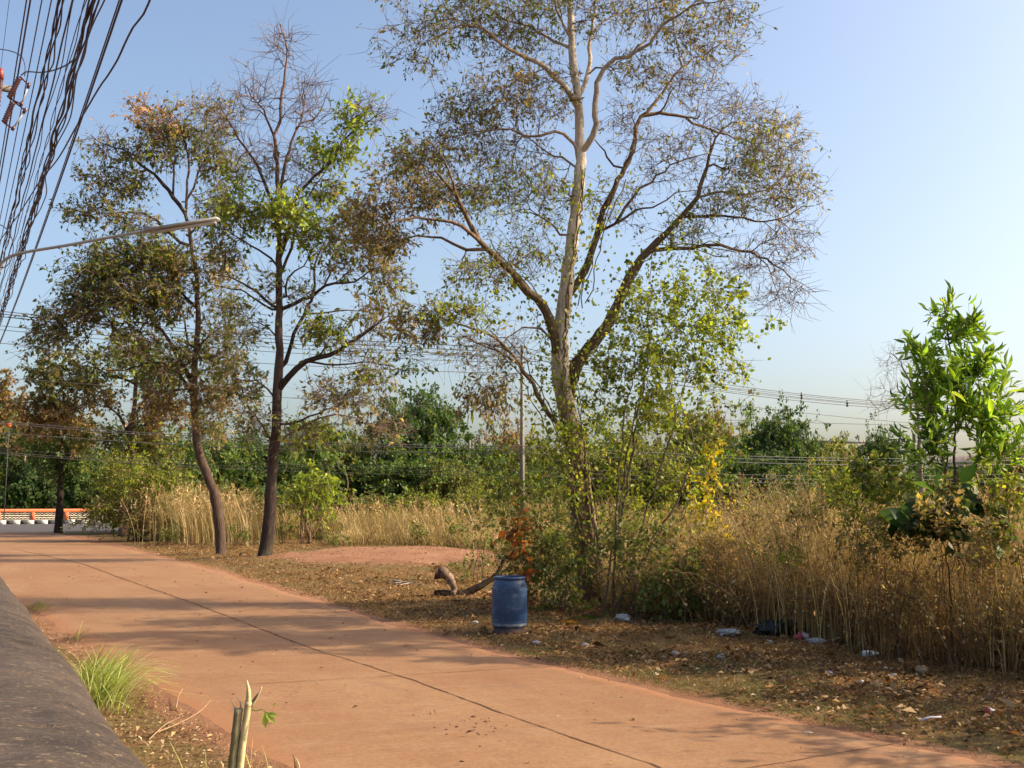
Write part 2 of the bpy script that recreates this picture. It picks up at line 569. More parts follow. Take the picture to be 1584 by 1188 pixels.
# asphalt cross road, pavement strip
mb = MB()
mb.add([(-160, 67.0, 0.006), (160, 67.0, 0.006), (160, 92.6, 0.006), (-160, 92.6, 0.006)], np.array([(0, 1, 2, 3)]))
tag(mb.cross().build('asphalt_road', M_ASPHALT), kind='structure')
mb = MB()
mb.add([(-160, 92.95, 0.24), (120, 92.95, 0.24), (120, 98, 0.24), (-160, 98, 0.24)], np.array([(0, 1, 2, 3)]))
tag(mb.cross().build('pavement', M_GREYC), kind='structure')
mb = MB()
x = -62.0
i = 0
while x < 50:
    c = (0.72, 0.68, 0.56) if i % 2 else (0.03, 0.03, 0.032)
    mb.box((x, 92.6, -0.05), (x + 0.545, 92.95, 0.33), c)
    x += 0.55
    i += 1
tag(mb.cross().build('kerb', M_PAINT), kind='structure')

# orange lattice garden wall beyond the cross road
WY = 94.6
x1 = float(P(147, 790, WY)[0])
root = empty('garden_wall', (x1, WY, 0.24), 'long low orange wall with white lattice panels beyond the black and white kerb', 'wall')
mb = MB()
mb.box((-62, WY - 0.1, 0.24), (x1, WY + 0.1, 0.40))
mb.cross().build('plinth', M_GREYC, root)
mb = MB()
mb.box((-62, WY - 0.13, 1.02), (x1, WY + 0.13, 1.30))
mb.cross().build('top_rail', M_ORANGE, root)
px = list(np.arange(x1 - 2.4, -62, -2.75))
M_WHITEP = plain('white_lattice', (0.72, 0.62, 0.48), 0.7, 0.3, 0.12, 3)
for k, p in enumerate(px):
    mb = MB()
    w = 0.16
    mb.box((p - w, WY - 0.14, 0.24), (p + w, WY + 0.14, 1.02))
    mb.cross().build('post', M_ORANGE, root)
edges = [x1] + px
for k in range(len(edges) - 1):
    mb = MB()
    a, b = edges[k + 1] + 0.16, edges[k] - (0.16 if k else 0.0)
    n = int((b - a) / 0.30)
    xs = np.linspace(a, b, 2 * n + 1)
    for r in range(3):
        zc = 0.47 + r * 0.2
        z = zc + np.where(np.arange(2 * n + 1) % 2, 0.08, -0.0)
        Vt = []
        for yv in (WY - 0.05, WY + 0.05):
            for dz in (-0.045, 0.045):
                Vt.append(np.stack([xs, np.full_like(xs, yv), z + dz], -1))
        Vt = np.concatenate(Vt)
        m = len(xs)
        q = np.arange(m - 1)
        mb.add(Vt, np.concatenate([np.stack([q + a0, q + 1 + a0, q + 1 + b0, q + b0], -1) for a0, b0 in ((0, m), (m, 3 * m), (3 * m, 2 * m), (2 * m, 0))]))
    mb.cross().build('lattice_panel', M_WHITEP, root)
mb = MB()
mb.box((x1 - 0.02, WY - 0.35, 0.24), (x1 + 0.68, WY + 0.35, 1.75))
mb.box((x1 - 0.1, WY - 0.42, 1.75), (x1 + 0.76, WY + 0.42, 1.92))
mb.lathe([(0.28, 1.92), (0.34, 2.05), (0.2, 2.25), (0.02, 2.3)], 12, (x1 + 0.33, WY, 0))
mb.cross().build('end_pillar', M_PALE, root)

# ------------------------------------------------------------------ foreground parapet (rounded coping)
DROP = 0.75
ztop = HC - DROP
A0 = np.array([0.78, 0.0, 0.0])          # silhouette edge at the camera plane
mb = MB()
prof = []
half, cap = 0.56, 0.30
for a in np.linspace(0, math.pi, 48):
    prof.append((-half + half * math.cos(a), ztop - cap + cap * math.sin(a) ** 0.8))
prof = [(0.0, 0.0), (0.0, ztop - cap - 0.12)] + [(p[0] + 0.06 * 1, p[1]) for p in prof] + [(-2 * half, ztop - cap - 0.12), (-2 * half, 0.0)]
prof = np.array(prof)
sv = np.concatenate([np.arange(-3, 1.5, 0.25), np.arange(1.5, 9, 0.03), np.arange(9, 26, 0.5)])
rng2 = np.random.default_rng(3)
VV = []
for s_ in sv:
    base = A0 - 0.06 * WN + WD * s_
    wob = 0.03 * (vnoise(np.array(s_ * 1.1), np.array(0.0)) - 0.5)
    VV.append(base[None] + (prof[:, :1] + wob) * WN[None] + np.stack([np.zeros(len(prof)), np.zeros(len(prof)), prof[:, 1] + 0.022 * vnoise(prof[:, 0] * 3, prof[:, 0] * 0 + s_ * 2.2) + 0.012 * vnoise(prof[:, 0] * 14 + 5, prof[:, 0] * 0 + s_ * 11) + 0.006 * vnoise(prof[:, 0] * 45, prof[:, 0] * 0 + s_ * 30) - 0.02 * (np.abs(((s_ + 0.6) % 2.4) - 0.02) < 0.03)], -1))
VV = np.array(VV)
ny, nx = VV.shape[:2]
i, j = np.meshgrid(np.arange(ny - 1), np.arange(nx - 1), indexing='ij')
q = np.stack([i * nx + j, (i + 1) * nx + j, (i + 1) * nx + j + 1, i * nx + j + 1], -1).reshape(-1, 4)
mb.add(VV.reshape(-1, 3), [q, np.arange(nx)[None, :], (np.arange(nx)[::-1] + (ny - 1) * nx)[None, :]])
o = mb.build('parapet_wall', M_WALLC, smooth=True)
tag(o, 'thick dark stained concrete parapet with a rounded top in the near left corner', 'wall')

# ------------------------------------------------------------------ plants: helpers
DIA = (np.array([(0, 0, 0), (0.45, 0.5, 0.10), (1, 0, 0), (0.45, -0.5, 0.10)]), [np.array([(0, 1, 2, 3)])])
OVAL = (np.array([(0, 0, 0), (0.25, 0.38, 0.07), (0.6, 0.46, 0.05), (1, 0, -0.12), (0.6, -0.46, 0.05), (0.25, -0.38, 0.07), (0.42, 0, -0.02)]),
        [np.array([(0, 1, 6), (1, 2, 6), (2, 3, 6), (3, 4, 6), (4, 5, 6), (5, 0, 6)])])
LANCE = (np.array([(0, 0, 0), (0.3, 0.42, 0.05), (0.62, 0.42, 0.02), (1, 0, -0.22), (0.62, -0.42, 0.02), (0.3, -0.42, 0.05), (0.5, 0, -0.03)]),
         [np.array([(0, 1, 6), (1, 2, 6), (2, 3, 6), (3, 4, 6), (4, 5, 6), (5, 0, 6)])])

def put_leaves(mb, O, D, L, aspect, cols, tmpl=DIA, flat=0.0):
    N = len(O)
    if N == 0:
        return
    X = nrm(D)
    rv = R.normal(size=(N, 3))
    rv[:, 2] += flat * 4
    Y = nrm(np.cross(rv, X))
    Z = np.cross(X, Y)
    L = np.broadcast_to(L, (N,))
    S = np.stack([L, L * aspect, L], -1)
    mb.inst(tmpl[0], tmpl[1], O, X, Y, Z, S, cols)

def pal(p, n, jit=0.22):
    cs = np.array([c[:3] for c in p])
    w = np.array([c[3] for c in p])
    k = R.choice(len(p), n, p=w / w.sum())
    return np.clip(cs[k] * np.exp(R.normal(0, jit, (n, 1))), 0.004, 0.75)

def batch_tubes(mb, paths, r, cols, k=3):
    """paths (N,m,3), r (N,m)"""
    N, m = paths.shape[:2]
    if N == 0:
        return
    T = nrm(paths[:, -1] - paths[:, 0])
    ref = np.where(np.abs(T[:, 2:3]) > 0.8, np.array([[1.0, 0, 0]]), np.array([[0, 0, 1.0]]))
    U = nrm(np.cross(T, ref))
    W = np.cross(T, U)
    a = np.arange(k) * 2 * np.pi / k
    ring = np.cos(a)[None, :, None] * U[:, None, :] + np.sin(a)[None, :, None] * W[:, None, :]
    V = paths[:, :, None, :] + r[:, :, None, None] * ring[:, None, :, :]
    i = np.arange(m - 1)[:, None] * k
    j = np.arange(k)[None, :]
    f = np.stack([i + j, i + (j + 1) % k, i + k + (j + 1) % k, i + k + j], -1).reshape(-1, 4)
    Fq = (f[None] + (np.arange(N) * m * k)[:, None, None]).reshape(-1, 4)
    mb.add(V.reshape(-1, 3), Fq, np.repeat(cols, m * k, axis=0))

def catmull(p, step):
    p = np.asarray(p, float)
    if len(p) < 3:
        n = max(2, int(np.linalg.norm(p[-1] - p[0]) / step) + 1)
        return p[0] + (p[-1] - p[0]) * np.linspace(0, 1, n)[:, None], np.linspace(0, 1, n)
    e = np.vstack([2 * p[0] - p[1], p, 2 * p[-1] - p[-2]])
    out, tt = [], []
    L = np.linalg.norm(np.diff(p, axis=0), axis=1)
    cum = np.concatenate([[0], np.cumsum(L)]) / L.sum()
    for i in range(len(p) - 1):
        n = max(1, int(round(L[i] / step)))
        t_ = (np.arange(n) / n)[:, None]
        a, b, c_, d_ = e[i], e[i + 1], e[i + 2], e[i + 3]
        out.append(0.5 * ((2 * b) + (c_ - a) * t_ + (2 * a - 5 * b + 4 * c_ - d_) * t_ ** 2 + (3 * b - a - 3 * c_ + d_) * t_ ** 3))
        tt.append(cum[i] + (cum[i + 1] - cum[i]) * t_[:, 0])
    out.append(p[-1:])
    tt.append([1.0])
    return np.concatenate(out), np.concatenate(tt)

class Tree:
    def __init__(s, step=0.3, nmax=60000):
        s.P = np.zeros((nmax, 3))
        s.T = np.zeros((nmax, 3))
        s.par = np.full(nmax, -1)
        s.R = np.zeros(nmax)          # traced radius or 0
        s.C = np.zeros((nmax, 3))
        s.L = np.zeros(nmax)          # path length from base
        s.n = 0
        s.step = step
        s.tips = []

    def node(s, p, par, r=0.0, col=(1, 1, 1)):
        i = s.n
        s.P[i] = p
        s.par[i] = par
        if par >= 0:
            d = p - s.P[par]
            l = np.linalg.norm(d)
            s.T[i] = d / max(l, 1e-6)
            s.L[i] = s.L[par] + l
        else:
            s.T[i] = (0, 0, 1)
        s.R[i] = r
        s.C[i] = col
        s.n += 1
        return i

    def limb(s, pts, r0, r1, col0, col1=None, jit=0.03, root=False, power=1.0, tip=True):
        col1 = col0 if col1 is None else col1
        pts = np.asarray(pts, float)
        if s.n and not root:
            k = int(np.argmin(((s.P[:s.n] - pts[0]) ** 2).sum(1)))
            if len(pts) > 1:
                pts = np.vstack([s.P[k], pts[1:]])
            par = k
        else:
            par = -1
        q, t_ = catmull(pts, s.step)
        q = q + R.normal(0, jit, q.shape) * np.minimum(t_ * 4, 1)[:, None]
        for a in range(len(q)):
            if a == 0 and par >= 0:
                continue
            r = r0 + (r1 - r0) * t_[a] ** power
            par = s.node(q[a], par, r, np.array(col0) * (1 - t_[a]) + np.array(col1) * t_[a])
        if tip:
            s.tips.append((par, -1))

    def attract(s, pts, blob, col, maxr=0.05, gnarl=0.12, lmin=0.0):
        n0 = s.n
        d0 = np.array([((s.P[:n0] - p) ** 2).sum(1).min() for p in pts])
        for k in np.argsort(d0):
            p = pts[k]
            D = p - s.P[:s.n]
            dist = np.sqrt((D ** 2).sum(1)) + 1e-6
            cosv = (D * s.T[:s.n]).sum(1) / dist
            cost = dist * (1.35 - 0.45 * cosv) + 0.04 * s.L[:s.n]
            if lmin > 0:
                cost = cost + np.where(s.L[:s.n] < lmin, 50, 0)
            j = int(np.argmin(cost))
            L = dist[j]
            if L < s.step * 0.4:
                continue
            m = max(2, int(L / s.step))
            b0 = s.P[j]
            side = s.T[j] * L * 0.35
            mid = (b0 + p) / 2 + (side - (p - b0) * 0.17) * 0.8 + R.normal(0, gnarl * L * 0.5, 3)
            t_ = (np.arange(1, m + 1) / m)[:, None]
            q = (1 - t_) ** 2 * b0 + 2 * t_ * (1 - t_) * mid + t_ ** 2 * p
            q[:-1] += R.normal(0, gnarl * s.step * 0.45, (m - 1, 3))
            par = j
            for a in range(m):
                par = s.node(q[a], par, 0.0, col)
            s.tips.append((par, int(blob[k])))

    def radii(s, tip=0.006, e=2.3):
        n = s.n
        acc = np.zeros(n)
        kids = np.zeros(n, int)
        for i in range(n - 1, 0, -1):
            if kids[i] == 0:
                acc[i] = tip ** e
            p = s.par[i]
            if p >= 0:
                acc[p] += acc[i]
                kids[p] += 1
        r = acc ** (1 / e)
        for i in range(n):
            p = s.par[i]
            if s.R[i] > 0:
                r[i] = s.R[i]
            elif p >= 0:
                r[i] = min(r[i], r[p] * 0.8)
            r[i] = max(r[i], tip * 0.7)
        s.r = r
        s.kids = kids
        return r

    def wood(s, big, small, split=0.05):
        """tubes of the chains; those whose start is thicker than split go into big"""
        n = s.n
        best = np.full(n, -1)
        ch = [[] for _ in range(n)]
        for i in range(n):
            if s.par[i] >= 0:
                ch[s.par[i]].append(i)
        starts = [i for i in range(n) if s.par[i] < 0]
        first = set(starts)
        stack = [(i, -1) for i in starts]
        while stack:
            i, p = stack.pop()
            chain = ([p] if p >= 0 else []) + [i]
            rad = ([s.r[i]] if p >= 0 else []) + [s.r[i]]
            cur = i
            while ch[cur]:
                nxt = max(ch[cur], key=lambda a: s.r[a])
                for o in ch[cur]:
                    if o != nxt:
                        stack.append((o, cur))
                chain.append(nxt)
                rad.append(s.r[nxt])
                cur = nxt
            rad = np.array(rad)
            if len(rad) > 5:
                rad = np.convolve(np.pad(rad, 1, mode='edge'), [0.25, 0.5, 0.25], 'valid')
            rm = rad[0]
            if rm > 0.08:
                rad = rad * (1 + 0.16 * (R.random(len(rad)) - 0.5))
            k = 16 if rm > 0.12 else 8 if rm > 0.05 else 5 if rm > 0.02 else 3
            pts = s.P[chain]
            if len(pts) < 2:
                continue
            tgt = big if (i in first or rm > split) else small
            tgt.tube(pts, rad, k, s.C[chain], cap=rm > 0.03)

def blob_pts(c, rad, n, clumps=0):
    clumps = int(clumps * 1.8)
    c = np.asarray(c, float)
    rad = np.asarray(rad, float)
    def ball(m):
        v = R.normal(size=(m, 3))
        return nrm(v) * (R.random((m, 1)) ** 0.42)
    if clumps:
        cc = ball(clumps)
        k = R.integers(0, clumps, n)
        q = cc[k] * 0.85 + R.normal(0, 0.27, (n, 3))
    else:
        q = ball(n)
    return c + q * rad

def foliage(tr, blobs, leafmb, twigmb, twigcol, lim=None):
    """twigs and leaves at the tips; blobs: list of dicts n_tw, tl, n_lf, pal, size, aspect, tmpl, droop"""
    for b, sp in enumerate(blobs):
        tips = np.array([t_[0] for t_ in tr.tips if t_[1] == b], int)
        if len(tips) == 0:
            continue
        ntw, tl = sp.get('ntw', 3), sp.get('tl', 0.4)
        idx = np.repeat(tips, ntw)
        N = len(idx)
        # start part of the twigs a little back along the branch
        back = R.random(N) < 0.5
        st = np.where(back, tr.par[idx], idx)
        O = tr.P[st]
        D = nrm(tr.T[idx] * sp.get('fwd', 0.8) + R.normal(0, 0.62, (N, 3)) + np.array([0, 0, sp.get('up', 0.0)]))
        L = tl * R.uniform(0.5, 1.3, N)
        mid = O + D * L[:, None] * 0.5 + R.normal(0, 0.11, (N, 3)) * L[:, None]
        end = O + D * L[:, None] * 0.95 + R.normal(0, 0.24, (N, 3)) * L[:, None] + np.array([0, 0, -sp.get('droop', 0.08)]) * L[:, None]
        paths = np.stack([O, mid, end], 1)
        rr = sp.get('tr', 0.004)
        batch_tubes(twigmb, paths, np.tile([rr * 1.2, rr, rr * 0.5], (N, 1)), np.tile(np.array(twigcol)[None], (N, 1)))
        nl = sp.get('nl', 6) * LEAFY[0]
        if nl <= 0:
            continue
        # each attractor tip has its own leafiness
        leafy = np.repeat(np.exp(R.normal(0, 0.5, len(tips))), ntw)
        cnt = R.poisson(np.clip(nl * leafy, 0, nl * 2.6))
        k = np.repeat(np.arange(N), cnt)
        if len(k) == 0:
            continue
        f = R.uniform(0.15, 1.05, len(k))
        pos = np.where((f < 0.5)[:, None], paths[k, 0] + (paths[k, 1] - paths[k, 0]) * (f * 2)[:, None], paths[k, 1] + (paths[k, 2] - paths[k, 1]) * (f * 2 - 1)[:, None])
        pos = pos + R.normal(0, sp.get('spread', 0.03), pos.shape)
        DD = nrm(D[k] * 0.6 + R.normal(0, 0.8, (len(k), 3)) + np.array([0, 0, -sp.get('hang', 0.5)]))
        tone = np.repeat(np.exp(R.normal(0, 0.16, len(tips))), ntw)[k]
        cols = np.clip(pal(sp['pal'], len(k), 0.2) * tone[:, None], 0.003, 0.75)
        sz = sp.get('size', 0.08) * np.exp(R.normal(0, 0.25, len(k)))
        put_leaves(leafmb, pos, DD, sz, sp.get('aspect', 0.5), cols, sp.get('tmpl', DIA), sp.get('flat', 0.0))

HOOK = [None]
LEAFY = [1.0]
MANY = [1.0]

def grow(name, label, cat, base, limbs, blobs, step=0.3, tip=0.006, barkmat=None, leafmat=None, group=None, split=0.06,
         twigcol=(0.2, 0.13, 0.08), brcol=(0.14, 0.1, 0.07), gnarl=0.12, e=2.3, lmin=0.0, leafpart='leaves'):
    """limbs: (world pts, r0, r1, col0, col1, root?)"""
    tr = Tree(step)
    for k, l in enumerate(limbs):
        tr.limb(l['p'], l['r0'], l['r1'], l['c'], l.get('c1'), l.get('jit', 0.02), root=(k == 0 or l.get('root', False)), power=l.get('pw', 1.0))
    if HOOK[0]:
        HOOK[0](tr)
    pts, bi = [], []
    for b, sp in enumerate(blobs):
        q = blob_pts(sp['c'], sp['r'], max(2, int(sp['n'] * MANY[0])), sp.get('clumps', 0))
        q[:, 2] = np.maximum(q[:, 2], sp.get('zmin', 0.12))
        pts.append(q)
        bi.append(np.full(len(q), b))
    if pts:
        tr.attract(np.concatenate(pts), np.concatenate(bi), np.array(brcol), gnarl=gnarl, lmin=lmin)
    tr.radii(tip, e)
    root = empty(name, base, label, cat, group)
    big, small, lf = MB(), MB(), MB()
    tr.wood(big, small, split)
    foliage(tr, blobs, lf, small, twigcol)
    bm = barkmat or M_BARK
    if big.n:
        big.build('trunk', bm, root, smooth=True)
    if small.n:
        small.build('branches', bm, root, smooth=True)
    if lf.n:
        lf.build(leafpart, leafmat or M_LEAF, root)
    return root

def L(px, d, r0, r1, c, c1=None, dd=0.0, jit=0.02, root=False, pw=1.0):
    """limb traced on the photograph; d distance, dd how much farther its end is"""
    m = len(px)
    pts = [P(x, y, d + dd * (k / max(m - 1, 1))) for k, (x, y) in enumerate(px)]
    return dict(p=np.array(pts), r0=r0, r1=r1, c=np.array(c), c1=None if c1 is None else np.array(c1), jit=jit, root=root, pw=pw)

def B(cx, cy, rx, ry, d, n, rd=None, **kw):
    c = P(cx, cy, d)
    r = (rx * d / F, (rd if rd is not None else 0.85 * rx * d / F), ry * d / F)
    return dict(c=c, r=r, n=n, **kw)

# ------------------------------------------------------------------ leaf palettes (r, g, b, weight)
P_DARK = [(0.096, 0.132, 0.0336, 3), (0.156, 0.18, 0.054, 2), (0.252, 0.204, 0.096, 1.3), (0.324, 0.228, 0.132, 0.8)]
P_OLIVE = [(0.132, 0.174, 0.036, 3.5), (0.204, 0.228, 0.054, 3), (0.3, 0.204, 0.096, 1.2), (0.09, 0.12, 0.03, 2)]
P_RUST = [(0.24, 0.174, 0.078, 3), (0.216, 0.186, 0.06, 3), (0.348, 0.234, 0.12, 1.5), (0.132, 0.138, 0.036, 3)]
P_TAN = [(0.38, 0.29, 0.14, 3), (0.26, 0.22, 0.085, 2), (0.19, 0.21, 0.065, 2.5), (0.11, 0.13, 0.04, 1.5)]
P_PINK = [(0.50, 0.30, 0.18, 3), (0.34, 0.19, 0.11, 2), (0.16, 0.13, 0.05, 1)]
P_YG = [(0.276, 0.324, 0.042, 3), (0.168, 0.228, 0.024, 3), (0.408, 0.384, 0.072, 1), (0.096, 0.144, 0.0216, 1.5)]
P_BRIGHT = [(0.25, 0.3375, 0.0375, 3), (0.375, 0.425, 0.0625, 2), (0.125, 0.1875, 0.025, 2)]
P_GREEN = [(0.0675, 0.1283, 0.0243, 3), (0.108, 0.1755, 0.027, 2), (0.162, 0.2025, 0.0405, 1)]
P_FARG = [(0.081, 0.144, 0.0396, 3), (0.126, 0.198, 0.045, 2), (0.198, 0.234, 0.063, 1.2)]
P_FARD = [(0.0504, 0.099, 0.0324, 3), (0.081, 0.135, 0.036, 2), (0.144, 0.162, 0.054, 0.7)]
P_FARO = [(0.168, 0.2016, 0.0504, 3), (0.252, 0.2352, 0.0756, 2), (0.1176, 0.1428, 0.037, 1.5)]
P_FARB = [(0.238, 0.147, 0.063, 3), (0.154, 0.133, 0.042, 2), (0.308, 0.196, 0.098, 1)]
P_YEL = [(0.55, 0.42, 0.02, 3), (0.35, 0.33, 0.03, 2), (0.16, 0.19, 0.025, 1.5)]
P_RED = [(0.38, 0.10, 0.025, 2), (0.30, 0.17, 0.05, 2), (0.13, 0.13, 0.03, 2)]
P_SAP = [(0.16, 0.29, 0.03, 3), (0.26, 0.40, 0.04, 3), (0.09, 0.17, 0.025, 1.5), (0.36, 0.46, 0.08, 1)]
P_TEAK = [(0.03, 0.07, 0.022, 3), (0.055, 0.10, 0.03, 2), (0.16, 0.17, 0.04, 0.8)]

PALE = (0.68, 0.57, 0.45)
PALE2 = (0.50, 0.38, 0.28)
MOSS = (0.15, 0.11, 0.055)
DKB = (0.085, 0.055, 0.035)
MID = (0.22, 0.14, 0.09)

# ------------------------------------------------------------------ the big pale tree
D3 = 20.5
b3 = G(915, 935)
small = dict(size=0.085, aspect=0.42, ntw=3, tl=0.42, tr=0.0045, hang=0.7)
def S(**k):
    d = dict(small)
    d.update(k)
    return d
limbs = [
    dict(p=np.vstack([b3 + np.array([0.02, 0, -0.3]), [P(x, y, D3) for x, y in [(912, 915), (906, 860), (898, 790), (889, 700), (875, 630), (868, 585), (866, 540), (871, 480), (877, 430), (884, 380), (891, 330), (896, 280), (897, 235), (896, 190), (893, 150), (888, 110), (884, 60), (882, 10), (878, -60), (870, -140), (868, -220)]]]),
         r0=0.27, r1=0.02, c=np.array((0.25, 0.18, 0.12)), c1=None, jit=0.012, pw=0.8),
    L([(866, 560), (855, 512), (840, 475), (818, 450), (790, 423), (765, 396), (742, 372), (726, 348), (708, 312), (692, 282), (672, 262)], D3, 0.115, 0.02, MOSS, MID, -1.8),
    L([(745, 374), (715, 350), (680, 340), (645, 336), (612, 342), (585, 352)], D3 - 1.4, 0.045, 0.012, MID, MID, -0.8),
    L([(762, 392), (722, 384), (680, 368), (645, 366), (615, 372)], D3 - 1.2, 0.04, 0.012, MID, MID, 0.5),
    L([(708, 312), (700, 285), (684, 240), (660, 215)], D3 - 1.6, 0.025, 0.01, MID, MID, -0.5),
    L([(872, 545), (852, 522), (825, 505), (800, 512), (778, 530)], D3, 0.03, 0.01, MID, MID, -0.8),
    L([(862, 680), (848, 640), (832, 610), (812, 577), (792, 548), (768, 525), (738, 512), (705, 498), (672, 492)], D3, 0.055, 0.012, MOSS, MID, -1.5),
    L([(812, 577), (788, 553), (755, 535), (720, 522), (690, 520)], D3 - 0.4, 0.03, 0.008, MID, MID, 0.4),
    L([(878, 620), (886, 580), (903, 550), (922, 527), (940, 505), (955, 472), (968, 442), (983, 412), (1003, 387), (1030, 360), (1056, 334), (1078, 306), (1090, 272), (1098, 242), (1108, 215), (1130, 190)], D3, 0.14, 0.015, DKB, MID, 1.2),
    L([(1082, 300), (1115, 297), (1150, 300), (1185, 292), (1215, 276), (1250, 258)], D3 + 1.0, 0.03, 0.008, MID, MID, 1.0),
    L([(1060, 332), (1100, 336), (1150, 339), (1200, 340), (1240, 322), (1262, 318)], D3 + 0.9, 0.035, 0.008, DKB, MID, -1.0),
    L([(1005, 386), (1050, 383), (1090, 380), (1130, 382), (1160, 392), (1185, 402), (1212, 418), (1240, 442), (1262, 455)], D3 + 0.7, 0.05, 0.007, MID, MID, -1.2),
    L([(1160, 392), (1185, 410), (1196, 440), (1204, 470)], D3, 0.018, 0.006, MID, MID, -0.5),
    L([(893, 470), (905, 420), (918, 375), (935, 325), (950, 290), (961, 270), (972, 250), (980, 228), (985, 200), (992, 180), (1011, 163), (1038, 128), (1054, 103), (1086, 86), (1125, 62)], D3 + 0.3, 0.085, 0.012, DKB, MID, 1.8),
    L([(961, 272), (950, 255), (935, 235), (920, 215)], D3 + 1.1, 0.03, 0.012, DKB, MID, 0.3),
    L([(1054, 103), (1048, 80), (1042, 50), (1040, 10), (1045, -30)], D3 + 1.8, 0.022, 0.008, MID, MID, 0.4),
    L([(988, 182), (1020, 176), (1059, 182), (1086, 197), (1125, 210), (1165, 222), (1200, 222)], D3 + 1.4, 0.045, 0.008, MID, MID, 0.9),
    L([(1086, 197), (1100, 182), (1120, 170), (1150, 160)], D3 + 1.7, 0.018, 0.007, MID, MID, 0.5),
    L([(950, 350), (965, 340), (982, 326), (1010, 322), (1030, 310), (1046, 298), (1062, 296)], D3 + 0.4, 0.035, 0.01, DKB, MID, -0.7),
    L([(948, 355), (962, 330), (975, 308), (992, 290), (1008, 280), (1040, 255), (1075, 243), (1110, 240)], D3 + 0.4, 0.04, 0.008, DKB, MID, 1.1),
    L([(897, 240), (906, 228), (918, 212), (922, 190), (921, 160), (924, 130), (932, 108), (952, 93), (985, 80), (1005, 65), (1025, 40), (1050, 20), (1085, 5), (1120, 0)], D3, 0.07, 0.01, PALE, MID, -1.6),
    L([(985, 80), (998, 58), (1003, 35), (1000, 0), (1005, -40)], D3 - 0.9, 0.025, 0.008, PALE2, MID, 0.3),
    L([(893, 155), (905, 130), (912, 100), (912, 60), (920, 20), (932, -20), (940, -80)], D3, 0.055, 0.01, PALE, PALE2, 0.8),
    L([(912, 80), (925, 40), (950, 22), (985, 10), (1010, -10)], D3 + 0.4, 0.03, 0.008, PALE2, MID, 0.8),
    L([(895, 178), (885, 150), (868, 127), (845, 105), (818, 88), (790, 76), (770, 60), (745, 45), (715, 40), (685, 50), (655, 70)], D3, 0.065, 0.01, PALE, MID, -1.2),
    L([(790, 76), (784, 50), (786, 20), (780, -20)], D3 - 0.6, 0.022, 0.008, PALE2, MID, 0.2),
    L([(838, 102), (826, 110), (805, 120), (790, 132), (775, 142)], D3 - 0.3, 0.02, 0.007, MID, MID, 0.2),
    L([(888, 85), (870, 70), (845, 58), (820, 42), (795, 36), (765, 20), (735, -5)], D3, 0.04, 0.008, PALE, MID, 0.9),
    L([(836, 50), (832, 30), (815, 10), (800, -15)], D3 + 0.4, 0.02, 0.008, MID, MID, 0.5),
    L([(897, 245), (888, 222), (875, 208), (856, 203), (835, 210), (805, 206), (770, 198), (735, 205), (705, 212), (675, 205)], D3, 0.04, 0.008, PALE2, MID, -1.0),
    L([(893, 265), (870, 245), (845, 235), (820, 215), (795, 208)], D3, 0.03, 0.008, PALE2, MID, 0.9),
    L([(885, 370), (868, 362), (850, 345), (820, 330), (790, 325)], D3, 0.03, 0.008, MID, MID, 0.9),
    L([(884, 60), (868, 30), (858, 0), (850, -40), (840, -90)], D3, 0.035, 0.008, PALE, MID, -0.6),
]
